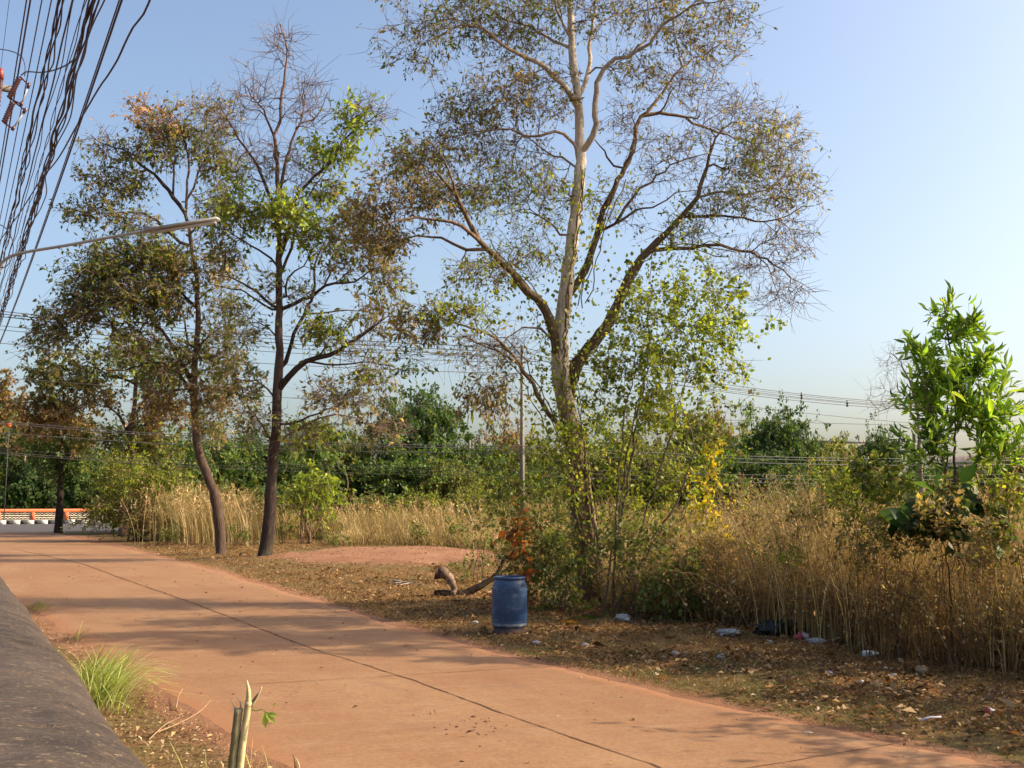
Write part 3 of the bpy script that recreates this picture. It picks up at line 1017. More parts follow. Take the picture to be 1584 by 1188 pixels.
blobs = [
    B(650, 45, 62, 45, D3 - 1.5, 34, **S(pal=P_DARK, nl=5, clumps=9)),
    B(650, 95, 45, 25, D3 - 1.3, 10, **S(pal=P_DARK, nl=5)),
    B(740, 15, 90, 45, D3 - 0.8, 60, **S(pal=P_OLIVE, nl=8, clumps=14)),
    B(850, 0, 90, 55, D3, 60, **S(pal=P_OLIVE, nl=6, clumps=14)),
    B(960, 0, 95, 60, D3, 70, **S(pal=P_DARK, nl=5, clumps=14)),
    B(1060, 30, 75, 50, D3 - 0.4, 60, **S(pal=P_TAN, nl=7, clumps=10)),
    B(1130, 25, 42, 40, D3 - 0.6, 28, **S(pal=P_DARK, nl=5, clumps=8)),
    B(1100, 75, 60, 30, D3, 24, **S(pal=P_TAN, nl=4)),
    B(860, -110, 190, 70, D3, 110, **S(pal=P_OLIVE, nl=4, clumps=20)),
    B(985, 110, 60, 40, D3, 40, **S(pal=P_TAN, nl=5, tl=0.3)),
    B(1060, 130, 60, 35, D3 + 0.6, 40, **S(pal=P_TAN, nl=2, tl=0.5)),
    B(800, 55, 80, 35, D3, 40, **S(pal=P_OLIVE, nl=6)),
    B(790, 155, 105, 38, D3 - 0.3, 75, **S(pal=P_RUST, nl=8, clumps=16)),
    B(720, 175, 60, 38, D3 - 0.5, 42, **S(pal=P_OLIVE, nl=7, clumps=9)),
    B(840, 120, 60, 30, D3, 25, **S(pal=P_OLIVE, nl=3)),
    B(770, 225, 90, 30, D3 - 0.3, 45, **S(pal=P_TAN, nl=3)),
    B(680, 235, 65, 35, D3 - 0.8, 45, **S(pal=P_RUST, nl=8, clumps=8, size=0.09)),
    B(630, 245, 40, 45, D3 - 1.5, 26, **S(pal=P_OLIVE, nl=8, clumps=12, size=0.09)),
    B(620, 305, 66, 46, D3 - 1.6, 46, **S(pal=P_RUST, nl=7, clumps=16, size=0.10)),
    B(560, 330, 40, 35, D3 - 1.8, 30, **S(pal=P_RUST, nl=7, clumps=6, size=0.10)),
    B(600, 370, 50, 22, D3 - 1.4, 30, **S(pal=P_RUST, nl=9, size=0.09)),
    B(700, 300, 60, 40, D3 - 1.2, 50, **S(pal=P_OLIVE, nl=7, clumps=9, size=0.09)),
    B(785, 285, 85, 50, D3 - 0.3, 60, **S(pal=P_YG, nl=6, clumps=9)),
    B(850, 290, 40, 60, D3, 36, **S(pal=P_YG, nl=4)),
    B(740, 425, 60, 28, D3 - 1.0, 28, **S(pal=P_YG, nl=6)),
    B(800, 390, 60, 60, D3 - 0.6, 50, **S(pal=P_YG, nl=5, clumps=12)),
    B(700, 485, 62, 22, D3 - 1.3, 28, **S(pal=P_YG, nl=8, clumps=12, size=0.11)),
    B(650, 500, 35, 32, D3 - 1.3, 24, **S(pal=P_RUST, nl=9, size=0.11)),
    B(640, 545, 25, 25, D3 - 1.3, 10, **S(pal=P_GREEN, nl=7, size=0.1)),
    B(760, 545, 80, 40, D3 - 0.8, 40, **S(pal=P_TAN, nl=1, tl=0.6, tr=0.004)),
    B(755, 610, 45, 32, D3 - 0.8, 26, **S(pal=P_RUST, nl=7, size=0.13, aspect=0.35, hang=1.4)),
    B(1130, 180, 75, 40, D3 + 1.0, 46, **S(pal=P_TAN, nl=2, tl=0.5, tr=0.0045)),
    B(1200, 215, 50, 50, D3 + 1.0, 44, **S(pal=P_TAN, nl=5, aspect=0.32, size=0.10)),
    B(1160, 245, 60, 40, D3 + 0.5, 55, **S(pal=P_OLIVE, nl=6, aspect=0.32, size=0.10, clumps=9)),
    B(1225, 290, 50, 45, D3 + 0.8, 50, **S(pal=P_TAN, nl=5, aspect=0.32, size=0.10)),
    B(1140, 310, 85, 36, D3 + 0.3, 60, **S(pal=P_OLIVE, nl=4, aspect=0.32, size=0.10)),
    B(1040, 240, 75, 50, D3 + 0.9, 50, **S(pal=P_TAN, nl=2, tl=0.45)),
    B(1070, 350, 60, 35, D3 + 0.6, 40, **S(pal=P_YG, nl=4)),
    B(1215, 370, 55, 40, D3, 34, **S(pal=P_TAN, nl=1, tl=0.45, up=0.1)),
    B(1160, 410, 80, 28, D3, 34, **S(pal=P_TAN, nl=0, tl=0.42, up=0.1)),
    B(1210, 455, 45, 30, D3 - 0.5, 30, **S(pal=P_TAN, nl=0, tl=0.42, up=0.1)),
    B(970, 190, 45, 50, D3 + 0.6, 24, **S(pal=P_TAN, nl=2)),
    B(950, 320, 60, 50, D3 + 0.6, 26, **S(pal=P_OLIVE, nl=3)),
]
# trunk colours: dark and mossy low, pale above the fork
tree3 = None
def recolor_trunk(tr, z0, z1, lo, hi, upto):
    for i in range(upto):
        z = tr.P[i][2]
        k = min(max((z - z0) / (z1 - z0), 0), 1)
        tr.C[i] = np.array(lo) * (1 - k) + np.array(hi) * k
HOOK = [lambda s: recolor_trunk(s, 3.3, 4.8, (0.20, 0.13, 0.085), PALE, 60)]
LEAFY[0], MANY[0] = 0.38, 2.2
tree3 = grow('pale_trunk_tree', 'tall airy tree with a pale trunk and dark side limbs, behind the blue barrel', 'tree', b3, limbs, blobs,
             e=2.2, step=0.24, tip=0.006, twigcol=(0.30, 0.20, 0.14), brcol=(0.20, 0.135, 0.10), split=0.07, gnarl=0.16, barkmat=M_BARKP)
HOOK[0] = None
LEAFY[0], MANY[0] = 0.8, 1.0

# thin pale second stem right beside it
b = G(934, 935)
grow('slender_stem_tree', 'slender pale stem standing tight against the right side of the big trunk', 'tree', b,
     [dict(p=np.vstack([b - [0, 0, 0.2], [P(x, y, b[1]) for x, y in [(930, 880), (926, 850), (918, 800), (912, 760), (905, 700), (900, 660)]]]), r0=0.07, r1=0.02, c=np.array(PALE2), c1=np.array(MID))],
     [B(905, 650, 50, 50, b[1], 20, pal=P_YG, nl=4, size=0.07, aspect=0.7)], step=0.25)

# climber with small bright leaves over the trunk and lower limbs
def climber():
    root = empty('climbing_vine', b3 + np.array([0.1, -0.3, 0]), 'bright yellow green climber cloaking the trunk and lower limbs of the tall pale tree', 'climbing plant')
    st, lf = MB(), MB()
    paths = [([(905, 920), (900, 850), (885, 760), (875, 690), (868, 600), (866, 540), (872, 470), (880, 400), (892, 330), (897, 260)], 26, 1.0),
             ([(920, 920), (905, 800), (893, 700), (880, 620), (872, 560)], 34, 1.3),
             ([(868, 560), (850, 500), (820, 450), (790, 423), (750, 380)], 24, 0.9),
             ([(885, 590), (905, 550), (940, 505), (970, 440), (1003, 387), (1050, 340)], 22, 1.1),
             ([(893, 470), (905, 420), (918, 375), (935, 325), (955, 280)], 26, 0.9),
             ([(862, 680), (832, 610), (792, 548), (750, 520)], 20, 0.8),
             ([(1005, 386), (1050, 383), (1090, 382), (1140, 392)], 24, 1.0)]
    for px, wdt, den in paths:
        q = np.array([P(x, y, D3 - 0.25) for x, y in px])
        s_, t_ = catmull(q, 0.2)
        for k in range(3):
            off = R.normal(0, 0.10, 3)
            st.tube(s_ + off + R.normal(0, 0.03, s_.shape), 0.011, 4, (0.16, 0.11, 0.06))
        n = int(den * 62 * len(s_) * 0.2)
        k = R.integers(0, len(s_), n)
        w = wdt * D3 / F
        hangz = -np.abs(R.normal(0, w * 1.3, n))
        O = s_[k] + np.stack([R.normal(0, w * 0.8, n), R.normal(0, w * 0.7, n), hangz * 0.7 + R.normal(0, w * 0.4, n)], -1)
        O[:, 2] = np.maximum(O[:, 2], 0.1)
        put_leaves(lf, O, nrm(R.normal(0, 0.8, (n, 3)) + [0, 0, -0.8]), 0.085 * np.exp(R.normal(0, 0.25, n)), 0.75, pal(P_YG, n))
    # hanging skeins
    for (x, y, ln) in [(780, 545, 60), (840, 560, 50), (1050, 400, 70), (985, 440, 60), (1100, 395, 50), (1130, 500, 80), (815, 470, 60), (1008, 400, 120), (950, 515, 80), (730, 520, 90), (770, 540, 70)]:
        a = P(x, y, D3 - 0.2)
        zz = np.linspace(0, ln * D3 / F, 8)
        q = np.stack([a[0] + R.normal(0, 0.04, 8).cumsum(), a[1] + R.normal(0, 0.04, 8).cumsum(), a[2] - zz], -1)
        st.tube(q, 0.007, 3, (0.22, 0.15, 0.09))
        n = int(ln * 0.8)
        k = R.integers(1, 8, n)
        put_leaves(lf, q[k] + R.normal(0, 0.09, (n, 3)), nrm(R.normal(0, 0.8, (n, 3)) + [0, 0, -0.9]), 0.075, 0.75, pal(P_YG, n))
    st.build('stem', M_BARK, root)
    lf.build('leaves', M_LEAF, root)
climber()

# understorey trees / thicket round the big tree
def shrub(name, label, cat, px, py, d, blobs, nstem=5, col=MID, r0=0.03, spreadpx=20, group=None, step=0.2, gnarl=0.2, tip=0.004, zbase=None, leafmat=None, extra=()):
    b = np.array([P(px, 775, d)[0], d, 0.0])
    b[2] = float(gh(b[0], b[1])) if zbase is None else zbase
    top = np.mean([bb['c'] for bb in blobs], axis=0)
    limbs = []
    for k in range(nstem):
        o = np.array([R.normal(0, 0.16), R.normal(0, 0.16), -0.05])
        tgt = blobs[k % len(blobs)]
        e = tgt['c'] + R.normal(0, 0.35, 3) * np.array(tgt['r'])
        m = (b + e) / 2 + R.normal(0, 0.12, 3) * (e[2] - b[2]) + np.array([0, 0, 0.08 * (e[2] - b[2])])
        limbs.append(dict(p=np.array([b + o, m, e]), r0=r0, r1=r0 * 0.3, c=np.array(col), c1=None, jit=0.02, root=True))
    return grow(name, label, cat, b, limbs + list(extra), blobs, step=step, tip=tip, group=group, twigcol=tuple(np.array(col) * 1.1), brcol=col, gnarl=gnarl, split=r0 * 0.7, leafmat=leafmat)

US = dict(size=0.074, aspect=0.72, ntw=3, tl=0.35, tr=0.0035, hang=0.5)
def U(**k):
    d = dict(US)
    d.update(k)
    return d
shrub('understorey_tree', 'airy small tree with bright yellow green leaves right of the big pale trunk', 'tree', 950, 0, 17.8,
      [B(1060, 460, 95, 36, 17.8, 70, **U(pal=P_YG, nl=6, clumps=16)), B(1090, 510, 80, 40, 17.8, 80, **U(pal=P_BRIGHT, nl=6.5, clumps=14)),
       B(1020, 555, 95, 40, 17.4, 80, **U(pal=P_YG, nl=6.5, clumps=14)), B(980, 480, 45, 50, 17.4, 32, **U(pal=P_YG, nl=5)),
       B(1110, 580, 55, 35, 18.0, 36, **U(pal=P_YG, nl=6, clumps=8)), B(1000, 630, 80, 45, 17.4, 70, **U(pal=P_YG, nl=6, clumps=12)),
       B(1090, 650, 60, 40, 18.4, 40, **U(pal=P_OLIVE, nl=6, clumps=8)), B(935, 590, 40, 60, 17.6, 30, **U(pal=P_YG, nl=6))],
      nstem=4, r0=0.022, col=(0.2, 0.14, 0.09),
      extra=[L([(950, 860), (968, 760), (984, 680), (988, 640), (996, 590), (1004, 540), (1002, 490), (1010, 440)], 17.7, 0.028, 0.010, (0.16, 0.11, 0.08), MID, 0.3, root=True)])
def thicket(px, d, ctr, ry, rx, paln, n, label, nl=8, size=0.072, name='wild_shrub', cat='shrub', st=4, col=MID, clumps=10, aspect=0.7):
    yb = 775 + HC * F / d
    lowy = (ctr + ry * 0.5 + yb) / 2
    return shrub(name, label, cat, px, 0, d, [B(px, ctr, rx, ry, d, int(n * 0.8), **U(pal=paln, nl=nl * 0.8, clumps=clumps, size=size, aspect=aspect)),
                 B(px, lowy, rx * 0.85, max(18, (yb - lowy) * 0.8), d, int(n * 0.4), **U(pal=P_OLIVE if paln is P_YG else paln, nl=nl * 0.8, clumps=clumps // 2, size=size, aspect=aspect))], nstem=st, col=col, r0=0.016, group='wild shrubs round the big pale tree')
thicket(830, 18.6, 810, 95, 40, P_OLIVE, 75, 'olive green shrub directly behind and right of the blue barrel')
thicket(868, 19.6, 735, 110, 36, P_YG, 80, 'tall yellow green shrub smothering the front of the big pale trunk')
thicket(865, 18.2, 870, 55, 40, P_OLIVE, 60, 'low dark green shrub at the left foot of the big pale trunk', nl=10)
thicket(955, 19.0, 730, 100, 48, P_YG, 95, 'tall loose yellow green shrub at the right side of the big pale trunk')
thicket(985, 17.3, 850, 60, 45, P_OLIVE, 70, 'low olive shrub at the right foot of the big pale trunk', nl=9)
thicket(1040, 19.5, 740, 90, 55, P_YG, 90, 'wide yellow green shrub left of the yellow leaved one', nl=7)
thicket(1030, 18.6, 830, 45, 55, P_RUST, 55, 'brown leaved shrub low down between green shrubs and dry straw', nl=8)
thicket(790, 20.2, 760, 80, 45, P_YG, 75, 'yellow green shrub in front of the concrete power pole foot', nl=7)
thicket(805, 17.9, 835, 62, 20, P_RED, 30, 'thin shrub with reddish orange leaves just behind the blue barrel', nl=6, size=0.1, col=(0.11, 0.06, 0.04))
thicket(735, 25.5, 800, 30, 50, P_OLIVE, 40, 'low bushy olive shrub left of the reddish shrub', nl=8)
thicket(1095, 20.5, 730, 60, 40, P_GREEN, 60, 'darker green shrub behind the yellow leaved shrub', nl=9)
thicket(1105, 18.0, 742, 62, 20, P_YEL, 26, 'narrow shrub with bright yellow leaves at the right end of the thicket', nl=9, size=0.13, aspect=0.35)
thicket(1055, 16.9, 890, 42, 40, P_OLIVE, 60, 'low dark shrub where the thicket meets the verge, right of the trunk', nl=10)
thicket(1145, 20.5, 775, 32, 40, P_OLIVE, 45, 'rounded olive shrub where the thicket meets the tall straw', nl=8)

# ------------------------------------------------------------------ second and third roadside trees
D2 = 35.5
b2 = G(408, 868)
DK = (0.040, 0.032, 0.027)
DK2 = (0.12, 0.075, 0.055)
limbs = [
    dict(p=np.vstack([b2 - [0, 0, 0.3], [P(x, y, D2) for x, y in [(410, 858), (415, 820), (420, 750), (425, 690), (428, 640), (431, 590), (432, 540), (432, 480), (432, 430), (432, 370), (431, 298), (428, 244), (424, 208), (434, 185), (435, 152), (438, 131), (441, 114), (444, 79), (439, 55), (434, 38)]]]),
         r0=0.26, r1=0.025, c=np.array(DK), c1=np.array((0.22, 0.14, 0.12)), jit=0.02, pw=0.72),
    L([(425, 210), (415, 190), (407, 170), (398, 158), (388, 148), (382, 132)], D2, 0.05, 0.015, DK2, DK2, 0.5),
    L([(431, 320), (415, 298), (405, 270), (395, 250), (385, 235), (370, 215), (360, 200), (352, 185), (340, 165), (328, 152)], D2, 0.07, 0.015, DK2, DK2, -1.0),
    L([(432, 300), (441, 256), (451, 220), (465, 190), (470, 166), (472, 152), (467, 126)], D2, 0.07, 0.015, DK2, (0.22, 0.14, 0.12), 0.8),
    L([(463, 198), (484, 185), (496, 171), (505, 143)], D2 + 0.5, 0.035, 0.012, DK2, DK2, 0.2),
    L([(432, 400), (448, 350), (455, 310), (475, 285), (500, 262), (520, 240), (530, 220), (545, 205), (560, 195), (580, 180), (597, 168)], D2, 0.09, 0.015, DK2, DK2, -0.8),
    L([(530, 220), (545, 185), (552, 165), (560, 148)], D2 - 0.5, 0.03, 0.01, DK2, DK2, -0.3),
    L([(432, 430), (450, 385), (462, 340), (480, 300), (500, 270), (515, 245)], D2, 0.06, 0.015, DK2, DK2, 0.9),
    L([(436, 482), (455, 470), (479, 458), (503, 442), (549, 436), (571, 420), (600, 405)], D2, 0.08, 0.012, DK, DK2, -0.8),
    L([(436, 600), (447, 582), (474, 560), (509, 549), (538, 533), (571, 512), (587, 498), (610, 480)], D2, 0.13, 0.015, DK, DK2, -1.0),
    L([(436, 575), (442, 560), (452, 530), (468, 487), (485, 452), (487, 415), (495, 388), (512, 360), (530, 345)], D2, 0.085, 0.015, DK, DK2, 1.0),
    L([(468, 487), (509, 482), (549, 482), (590, 478)], D2 + 0.4, 0.04, 0.01, DK2, DK2, 0.8),
    L([(476, 562), (520, 565), (560, 560), (600, 565), (625, 575)], D2 - 0.3, 0.045, 0.01, DK2, DK2, -0.5),
    L([(436, 470), (442, 458), (444, 431), (469, 412), (479, 393), (490, 370)], D2, 0.05, 0.01, DK, DK2, -0.9),
    L([(431, 482), (410, 465), (396, 452), (374, 436), (355, 428), (330, 425)], D2, 0.06, 0.012, DK, DK2, -0.7),
    L([(431, 484), (420, 478), (398, 466), (380, 452), (361, 447), (326, 441)], D2, 0.05, 0.012, DK, DK2, 0.8),
    L([(431, 418), (420, 400), (401, 388), (374, 371), (353, 358), (335, 350)], D2, 0.05, 0.012, DK, DK2, -0.6),
    L([(430, 520), (415, 508), (400, 500), (385, 498), (370, 505)], D2, 0.035, 0.01, DK2, DK2, 0.6),
    L([(429, 620), (412, 600), (395, 590), (370, 588), (345, 585)], D2, 0.045, 0.01, DK2, (0.3, 0.2, 0.14), -0.6),
    L([(428, 650), (455, 655), (490, 640), (530, 625), (570, 628)], D2, 0.05, 0.01, DK2, (0.3, 0.2, 0.14), -0.9),
    L([(425, 690), (405, 660), (385, 630), (362, 602)], D2, 0.045, 0.01, DK2, DK2, -0.9),
    L([(425, 688), (450, 670), (480, 655), (520, 640), (580, 660), (625, 690)], D2, 0.05, 0.008, DK2, (0.32, 0.22, 0.16), 0.9),
]
LEAFY[0], MANY[0] = 0.27, 1.9
W = dict(size=0.19, aspect=0.46, ntw=3, tl=0.75, tr=0.008, hang=0.5)
def X(**k):
    d = dict(W)
    d.update(k)
    return d
blobs = [
    B(440, 75, 26, 38, D2, 34, **X(nl=0, pal=P_TAN, up=0.6, tl=0.9, fwd=1.8, ntw=2)),
    B(395, 155, 38, 38, D2, 34, **X(nl=0, pal=P_TAN, up=0.5, tl=1.0, fwd=1.8, ntw=2)),
    B(475, 160, 40, 48, D2, 46, **X(nl=0, pal=P_TAN, up=0.5, tl=1.0, fwd=1.8, ntw=2)),
    B(352, 190, 30, 38, D2 - 0.6, 34, **X(nl=1, pal=P_TAN, up=0.5, tl=1.0, fwd=1.8, ntw=2)),
    B(395, 250, 45, 45, D2 - 0.3, 36, **X(nl=0, pal=P_OLIVE, up=0.2)),
    B(460, 260, 55, 45, D2, 40, **X(nl=1, pal=P_OLIVE, up=0.2)),
    B(385, 102, 4, 3, D2, 2, **X(nl=5, pal=P_DARK, size=0.2)),
    B(575, 170, 30, 30, D2 - 0.6, 20, **X(nl=1, pal=P_OLIVE)),
    B(548, 190, 24, 26, D2 - 0.6, 24, **X(nl=14, size=0.19, pal=P_BRIGHT, clumps=5)),
    B(515, 238, 36, 22, D2 - 0.6, 28, **X(nl=14, size=0.19, pal=P_BRIGHT, clumps=6)),
    B(372, 280, 20, 12, D2 - 0.5, 10, **X(nl=14, size=0.19, pal=P_BRIGHT)),
    B(495, 290, 30, 22, D2 - 0.4, 24, **X(nl=13, pal=P_YG, clumps=5)),
    B(440, 335, 60, 26, D2 - 0.7, 60, **X(nl=14, size=0.19, pal=P_BRIGHT, clumps=9)),
    B(475, 362, 34, 24, D2 - 0.5, 24, **X(nl=13, pal=P_BRIGHT, clumps=5)),
    B(365, 330, 42, 35, D2 - 0.6, 36, **X(nl=9, pal=P_YG, clumps=8)),
    B(350, 380, 32, 30, D2 - 0.5, 22, **X(nl=7, pal=P_OLIVE)),
    B(535, 345, 50, 45, D2 - 0.3, 32, **X(nl=13, pal=P_OLIVE, clumps=10)),
    B(585, 385, 46, 40, D2 - 0.3, 22, **X(nl=12, pal=P_RUST, clumps=8)),
    B(530, 405, 40, 25, D2 - 0.3, 30, **X(nl=9, pal=P_OLIVE, clumps=5)),
    B(595, 430, 35, 30, D2 - 0.3, 26, **X(nl=8, pal=P_OLIVE)),
    B(495, 515, 38, 18, D2 - 0.6, 30, **X(nl=14, pal=P_YG, clumps=5)),
    B(418, 440, 25, 30, D2 - 0.6, 12, **X(nl=4, pal=P_OLIVE)),
    B(465, 465, 30, 30, D2 - 0.4, 16, **X(nl=4, pal=P_OLIVE)),
    B(590, 490, 42, 32, D2 - 0.6, 26, **X(nl=10, pal=P_RUST, clumps=7)),
    B(555, 540, 60, 28, D2 - 0.3, 26, **X(nl=2, pal=P_TAN)),
    B(575, 585, 40, 28, D2 - 0.5, 26, **X(nl=7, pal=P_OLIVE)),
    B(525, 610, 50, 32, D2 - 0.3, 46, **X(nl=5, pal=P_TAN, clumps=8)),
    B(385, 505, 34, 32, D2, 24, **X(nl=5, pal=P_OLIVE)),
    B(370, 590, 40, 30, D2 - 0.5, 26, **X(nl=8, pal=P_OLIVE)),
    B(395, 650, 40, 25, D2 - 0.5, 26, **X(nl=6, pal=P_OLIVE)),
    B(470, 670, 40, 25, D2 - 0.4, 26, **X(nl=6, pal=P_YG)),
    B(590, 660, 50, 25, D2, 26, **X(nl=1, pal=P_TAN, tl=0.7)),
]
grow('half_bare_tree', 'dark trunked roadside tree, bare at the top with bright green tufts lower down', 'tree', b2, limbs, blobs,
     e=2.15, step=0.34, tip=0.011, twigcol=(0.27, 0.18, 0.14), brcol=(0.17, 0.11, 0.085), split=0.11, gnarl=0.16)

D1 = 38.5
b1 = G(342, 860)
BR = (0.095, 0.065, 0.05)
limbs = [
    dict(p=np.vstack([b1 - [0, 0, 0.3], [P(x, y, D1) for x, y in [(342, 850), (338, 800), (330, 760), (318, 730), (306, 695), (302, 650), (300, 600), (303, 540), (307, 480), (305, 430), (297, 379), (292, 356), (287, 332), (289, 308), (290, 280), (292, 252), (288, 230), (283, 214)]]]),
         r0=0.22, r1=0.03, c=np.array(BR), c1=np.array((0.2, 0.12, 0.1)), jit=0.02, pw=0.8),
    L([(287, 335), (269, 304), (254, 285), (240, 271), (212, 252), (193, 233), (165, 225), (140, 210)], D1, 0.09, 0.015, DK, DK2, -0.8),
    L([(268, 303), (269, 271), (269, 233), (254, 214), (240, 195)], D1 - 0.3, 0.05, 0.015, DK2, DK2, -0.2),
    L([(289, 308), (300, 290), (306, 265), (315, 250), (322, 225), (318, 195)], D1, 0.05, 0.015, DK2, (0.3, 0.2, 0.15), 0.7),
    L([(297, 382), (278, 375), (254, 351), (231, 334), (203, 327), (175, 330), (150, 340)], D1, 0.07, 0.012, DK2, DK2, -0.6),
    L([(307, 480), (290, 462), (270, 445), (250, 435), (220, 440), (190, 430)], D1, 0.06, 0.012, DK, DK2, -0.7),
    L([(303, 545), (292, 530), (285, 500), (280, 470), (262, 455)], D1, 0.05, 0.012, DK, DK2, 0.7),
    L([(301, 600), (288, 575), (272, 548), (256, 520), (240, 503), (215, 498), (185, 500), (150, 510)], D1, 0.10, 0.012, DK, DK2, -1.0),
    L([(301, 610), (286, 590), (265, 570), (240, 560), (215, 565), (180, 575), (150, 568)], D1, 0.07, 0.012, DK, DK2, 0.8),
    L([(307, 470), (322, 450), (340, 445), (360, 440)], D1, 0.035, 0.01, DK2, DK2, 0.3),
    L([(303, 540), (322, 520), (345, 505), (365, 490)], D1, 0.04, 0.01, DK2, DK2, -0.3),
    L([(302, 640), (320, 620), (345, 610), (370, 612)], D1, 0.04, 0.01, DK2, (0.3, 0.2, 0.14), -0.5),
]
blobs = [
    B(222, 165, 22, 16, D1, 12, **X(nl=9, pal=P_PINK)),
    B(245, 195, 42, 26, D1 - 0.3, 36, **X(nl=11, pal=P_PINK, clumps=8)),
    B(325, 175, 38, 26, D1 + 0.3, 32, **X(nl=5, pal=P_TAN, up=0.3)),
    B(280, 215, 60, 28, D1, 60, **X(nl=11, pal=P_OLIVE, clumps=10)),
    B(225, 240, 45, 26, D1 - 0.4, 36, **X(nl=9, pal=P_OLIVE, clumps=7)),
    B(155, 225, 32, 18, D1 - 0.6, 20, **X(nl=5, pal=P_TAN)),
    B(330, 250, 34, 40, D1 + 0.4, 46, **X(nl=10, pal=P_OLIVE, clumps=7)),
    B(185, 280, 50, 28, D1 - 0.5, 48, **X(nl=10, pal=P_DARK, clumps=9)),
    B(145, 325, 34, 24, D1 - 0.6, 30, **X(nl=11, pal=P_DARK, clumps=6)),
    B(205, 345, 45, 20, D1 - 0.5, 30, **X(nl=9, pal=P_DARK)),
    B(335, 320, 38, 38, D1 + 0.3, 34, **X(nl=8, pal=P_OLIVE)),
    B(240, 400, 62, 30, D1 - 0.3, 100, **X(nl=14, pal=P_OLIVE, clumps=12)),
    B(165, 420, 62, 42, D1 - 0.6, 120, **X(nl=14, pal=P_OLIVE, clumps=14)),
    B(270, 450, 45, 40, D1, 55, **X(nl=11, pal=P_RUST, clumps=9)),
    B(205, 470, 70, 36, D1 - 0.3, 100, **X(nl=14, pal=P_OLIVE, clumps=12)),
    B(120, 480, 52, 36, D1 - 0.6, 75, **X(nl=13, pal=P_DARK, clumps=9)),
    B(85, 520, 40, 36, D1 - 0.6, 46, **X(nl=12, pal=P_DARK, clumps=7)),
    B(340, 420, 36, 40, D1, 45, **X(nl=7, pal=P_TAN, clumps=8)),
    B(350, 480, 34, 32, D1, 34, **X(nl=8, pal=P_OLIVE)),
    B(345, 545, 38, 38, D1, 46, **X(nl=10, pal=P_OLIVE, clumps=7)),
    B(275, 560, 55, 34, D1 - 0.2, 60, **X(nl=11, pal=P_OLIVE, clumps=8)),
    B(215, 530, 50, 30, D1 - 0.4, 46, **X(nl=9, pal=P_OLIVE)),
    B(330, 610, 52, 30, D1 - 0.4, 50, **X(nl=11, pal=P_RUST, clumps=8)),
    B(325, 660, 26, 25, D1 - 0.4, 18, **X(nl=9, pal=P_TAN)),
    B(255, 620, 45, 25, D1, 36, **X(nl=9, pal=P_RUST)),
    B(302, 400, 16, 90, D1 - 0.2, 24, **X(nl=8, pal=P_OLIVE)),
]
LEAFY[0], MANY[0] = 0.30, 2.1
for q_ in blobs:
    q_['size'] = 0.165
grow('leafy_roadside_tree', 'leaning brown trunked tree full of small olive and tan leaves, below the lamp tube', 'tree', b1, limbs, blobs,
     e=2.15, step=0.36, tip=0.011, twigcol=(0.30, 0.2, 0.16), brcol=(0.15, 0.095, 0.075), split=0.11, gnarl=0.16)

LEAFY[0], MANY[0] = 0.75, 1.4
D0 = 58.0
b0 = np.array([*P(192, 775, D0)[:2], 0.0])
limbs = [
    dict(p=np.vstack([b0 - [0, 0, 0.2], [P(x, y, D0) for x, y in [(192, 800), (192, 740), (196, 700), (203, 655), (210, 610), (208, 570), (200, 540)]]]), r0=0.3, r1=0.05, c=np.array((0.16, 0.1, 0.075)), c1=None, jit=0.03),
    L([(200, 665), (185, 645), (170, 630), (150, 610)], D0, 0.1, 0.02, DK, DK2, -0.8),
    L([(208, 600), (190, 585), (165, 580), (135, 560), (110, 575)], D0, 0.08, 0.02, DK, DK2, -0.6),
    L([(205, 655), (222, 620), (240, 600), (262, 590)], D0, 0.1, 0.02, DK, DK2, 0.6),
]
Wf = dict(size=0.22, aspect=0.55, ntw=3, tl=0.9, tr=0.010, hang=0.5)
def Y_(**k):
    d = dict(Wf)
    d.update(k)
    return d
blobs = [
    B(100, 585, 50, 34, D0, 60, **Y_(nl=13, pal=P_DARK, clumps=9)),
    B(80, 635, 50, 34, D0, 66, **Y_(nl=13, pal=P_FARB, clumps=9)),
    B(150, 570, 45, 30, D0, 34, **Y_(nl=9, pal=P_OLIVE, clumps=7)),
    B(145, 620, 40, 30, D0, 34, **Y_(nl=9, pal=P_RUST, clumps=7)),
    B(230, 580, 45, 36, D0, 50, **Y_(nl=11, pal=P_OLIVE, clumps=8)),
    B(245, 640, 45, 34, D0, 50, **Y_(nl=10, pal=P_FARB, clumps=8)),
    B(165, 675, 44, 24, D0, 30, **Y_(nl=9, pal=P_OLIVE, clumps=8)),
    B(200, 545, 40, 24, D0, 24, **Y_(nl=9, pal=P_OLIVE)),
    B(235, 690, 45, 26, D0, 36, **Y_(nl=9, pal=P_OLIVE)),
]
grow('brown_leaved_tree', 'spreading tree with brown and dark leaves rising behind the big yellow green bush', 'tree', b0, limbs, blobs,
     step=0.5, tip=0.014, twigcol=(0.25, 0.17, 0.12), brcol=(0.14, 0.09, 0.07), split=0.12)

LEAFY[0], MANY[0] = 0.9, 1.0
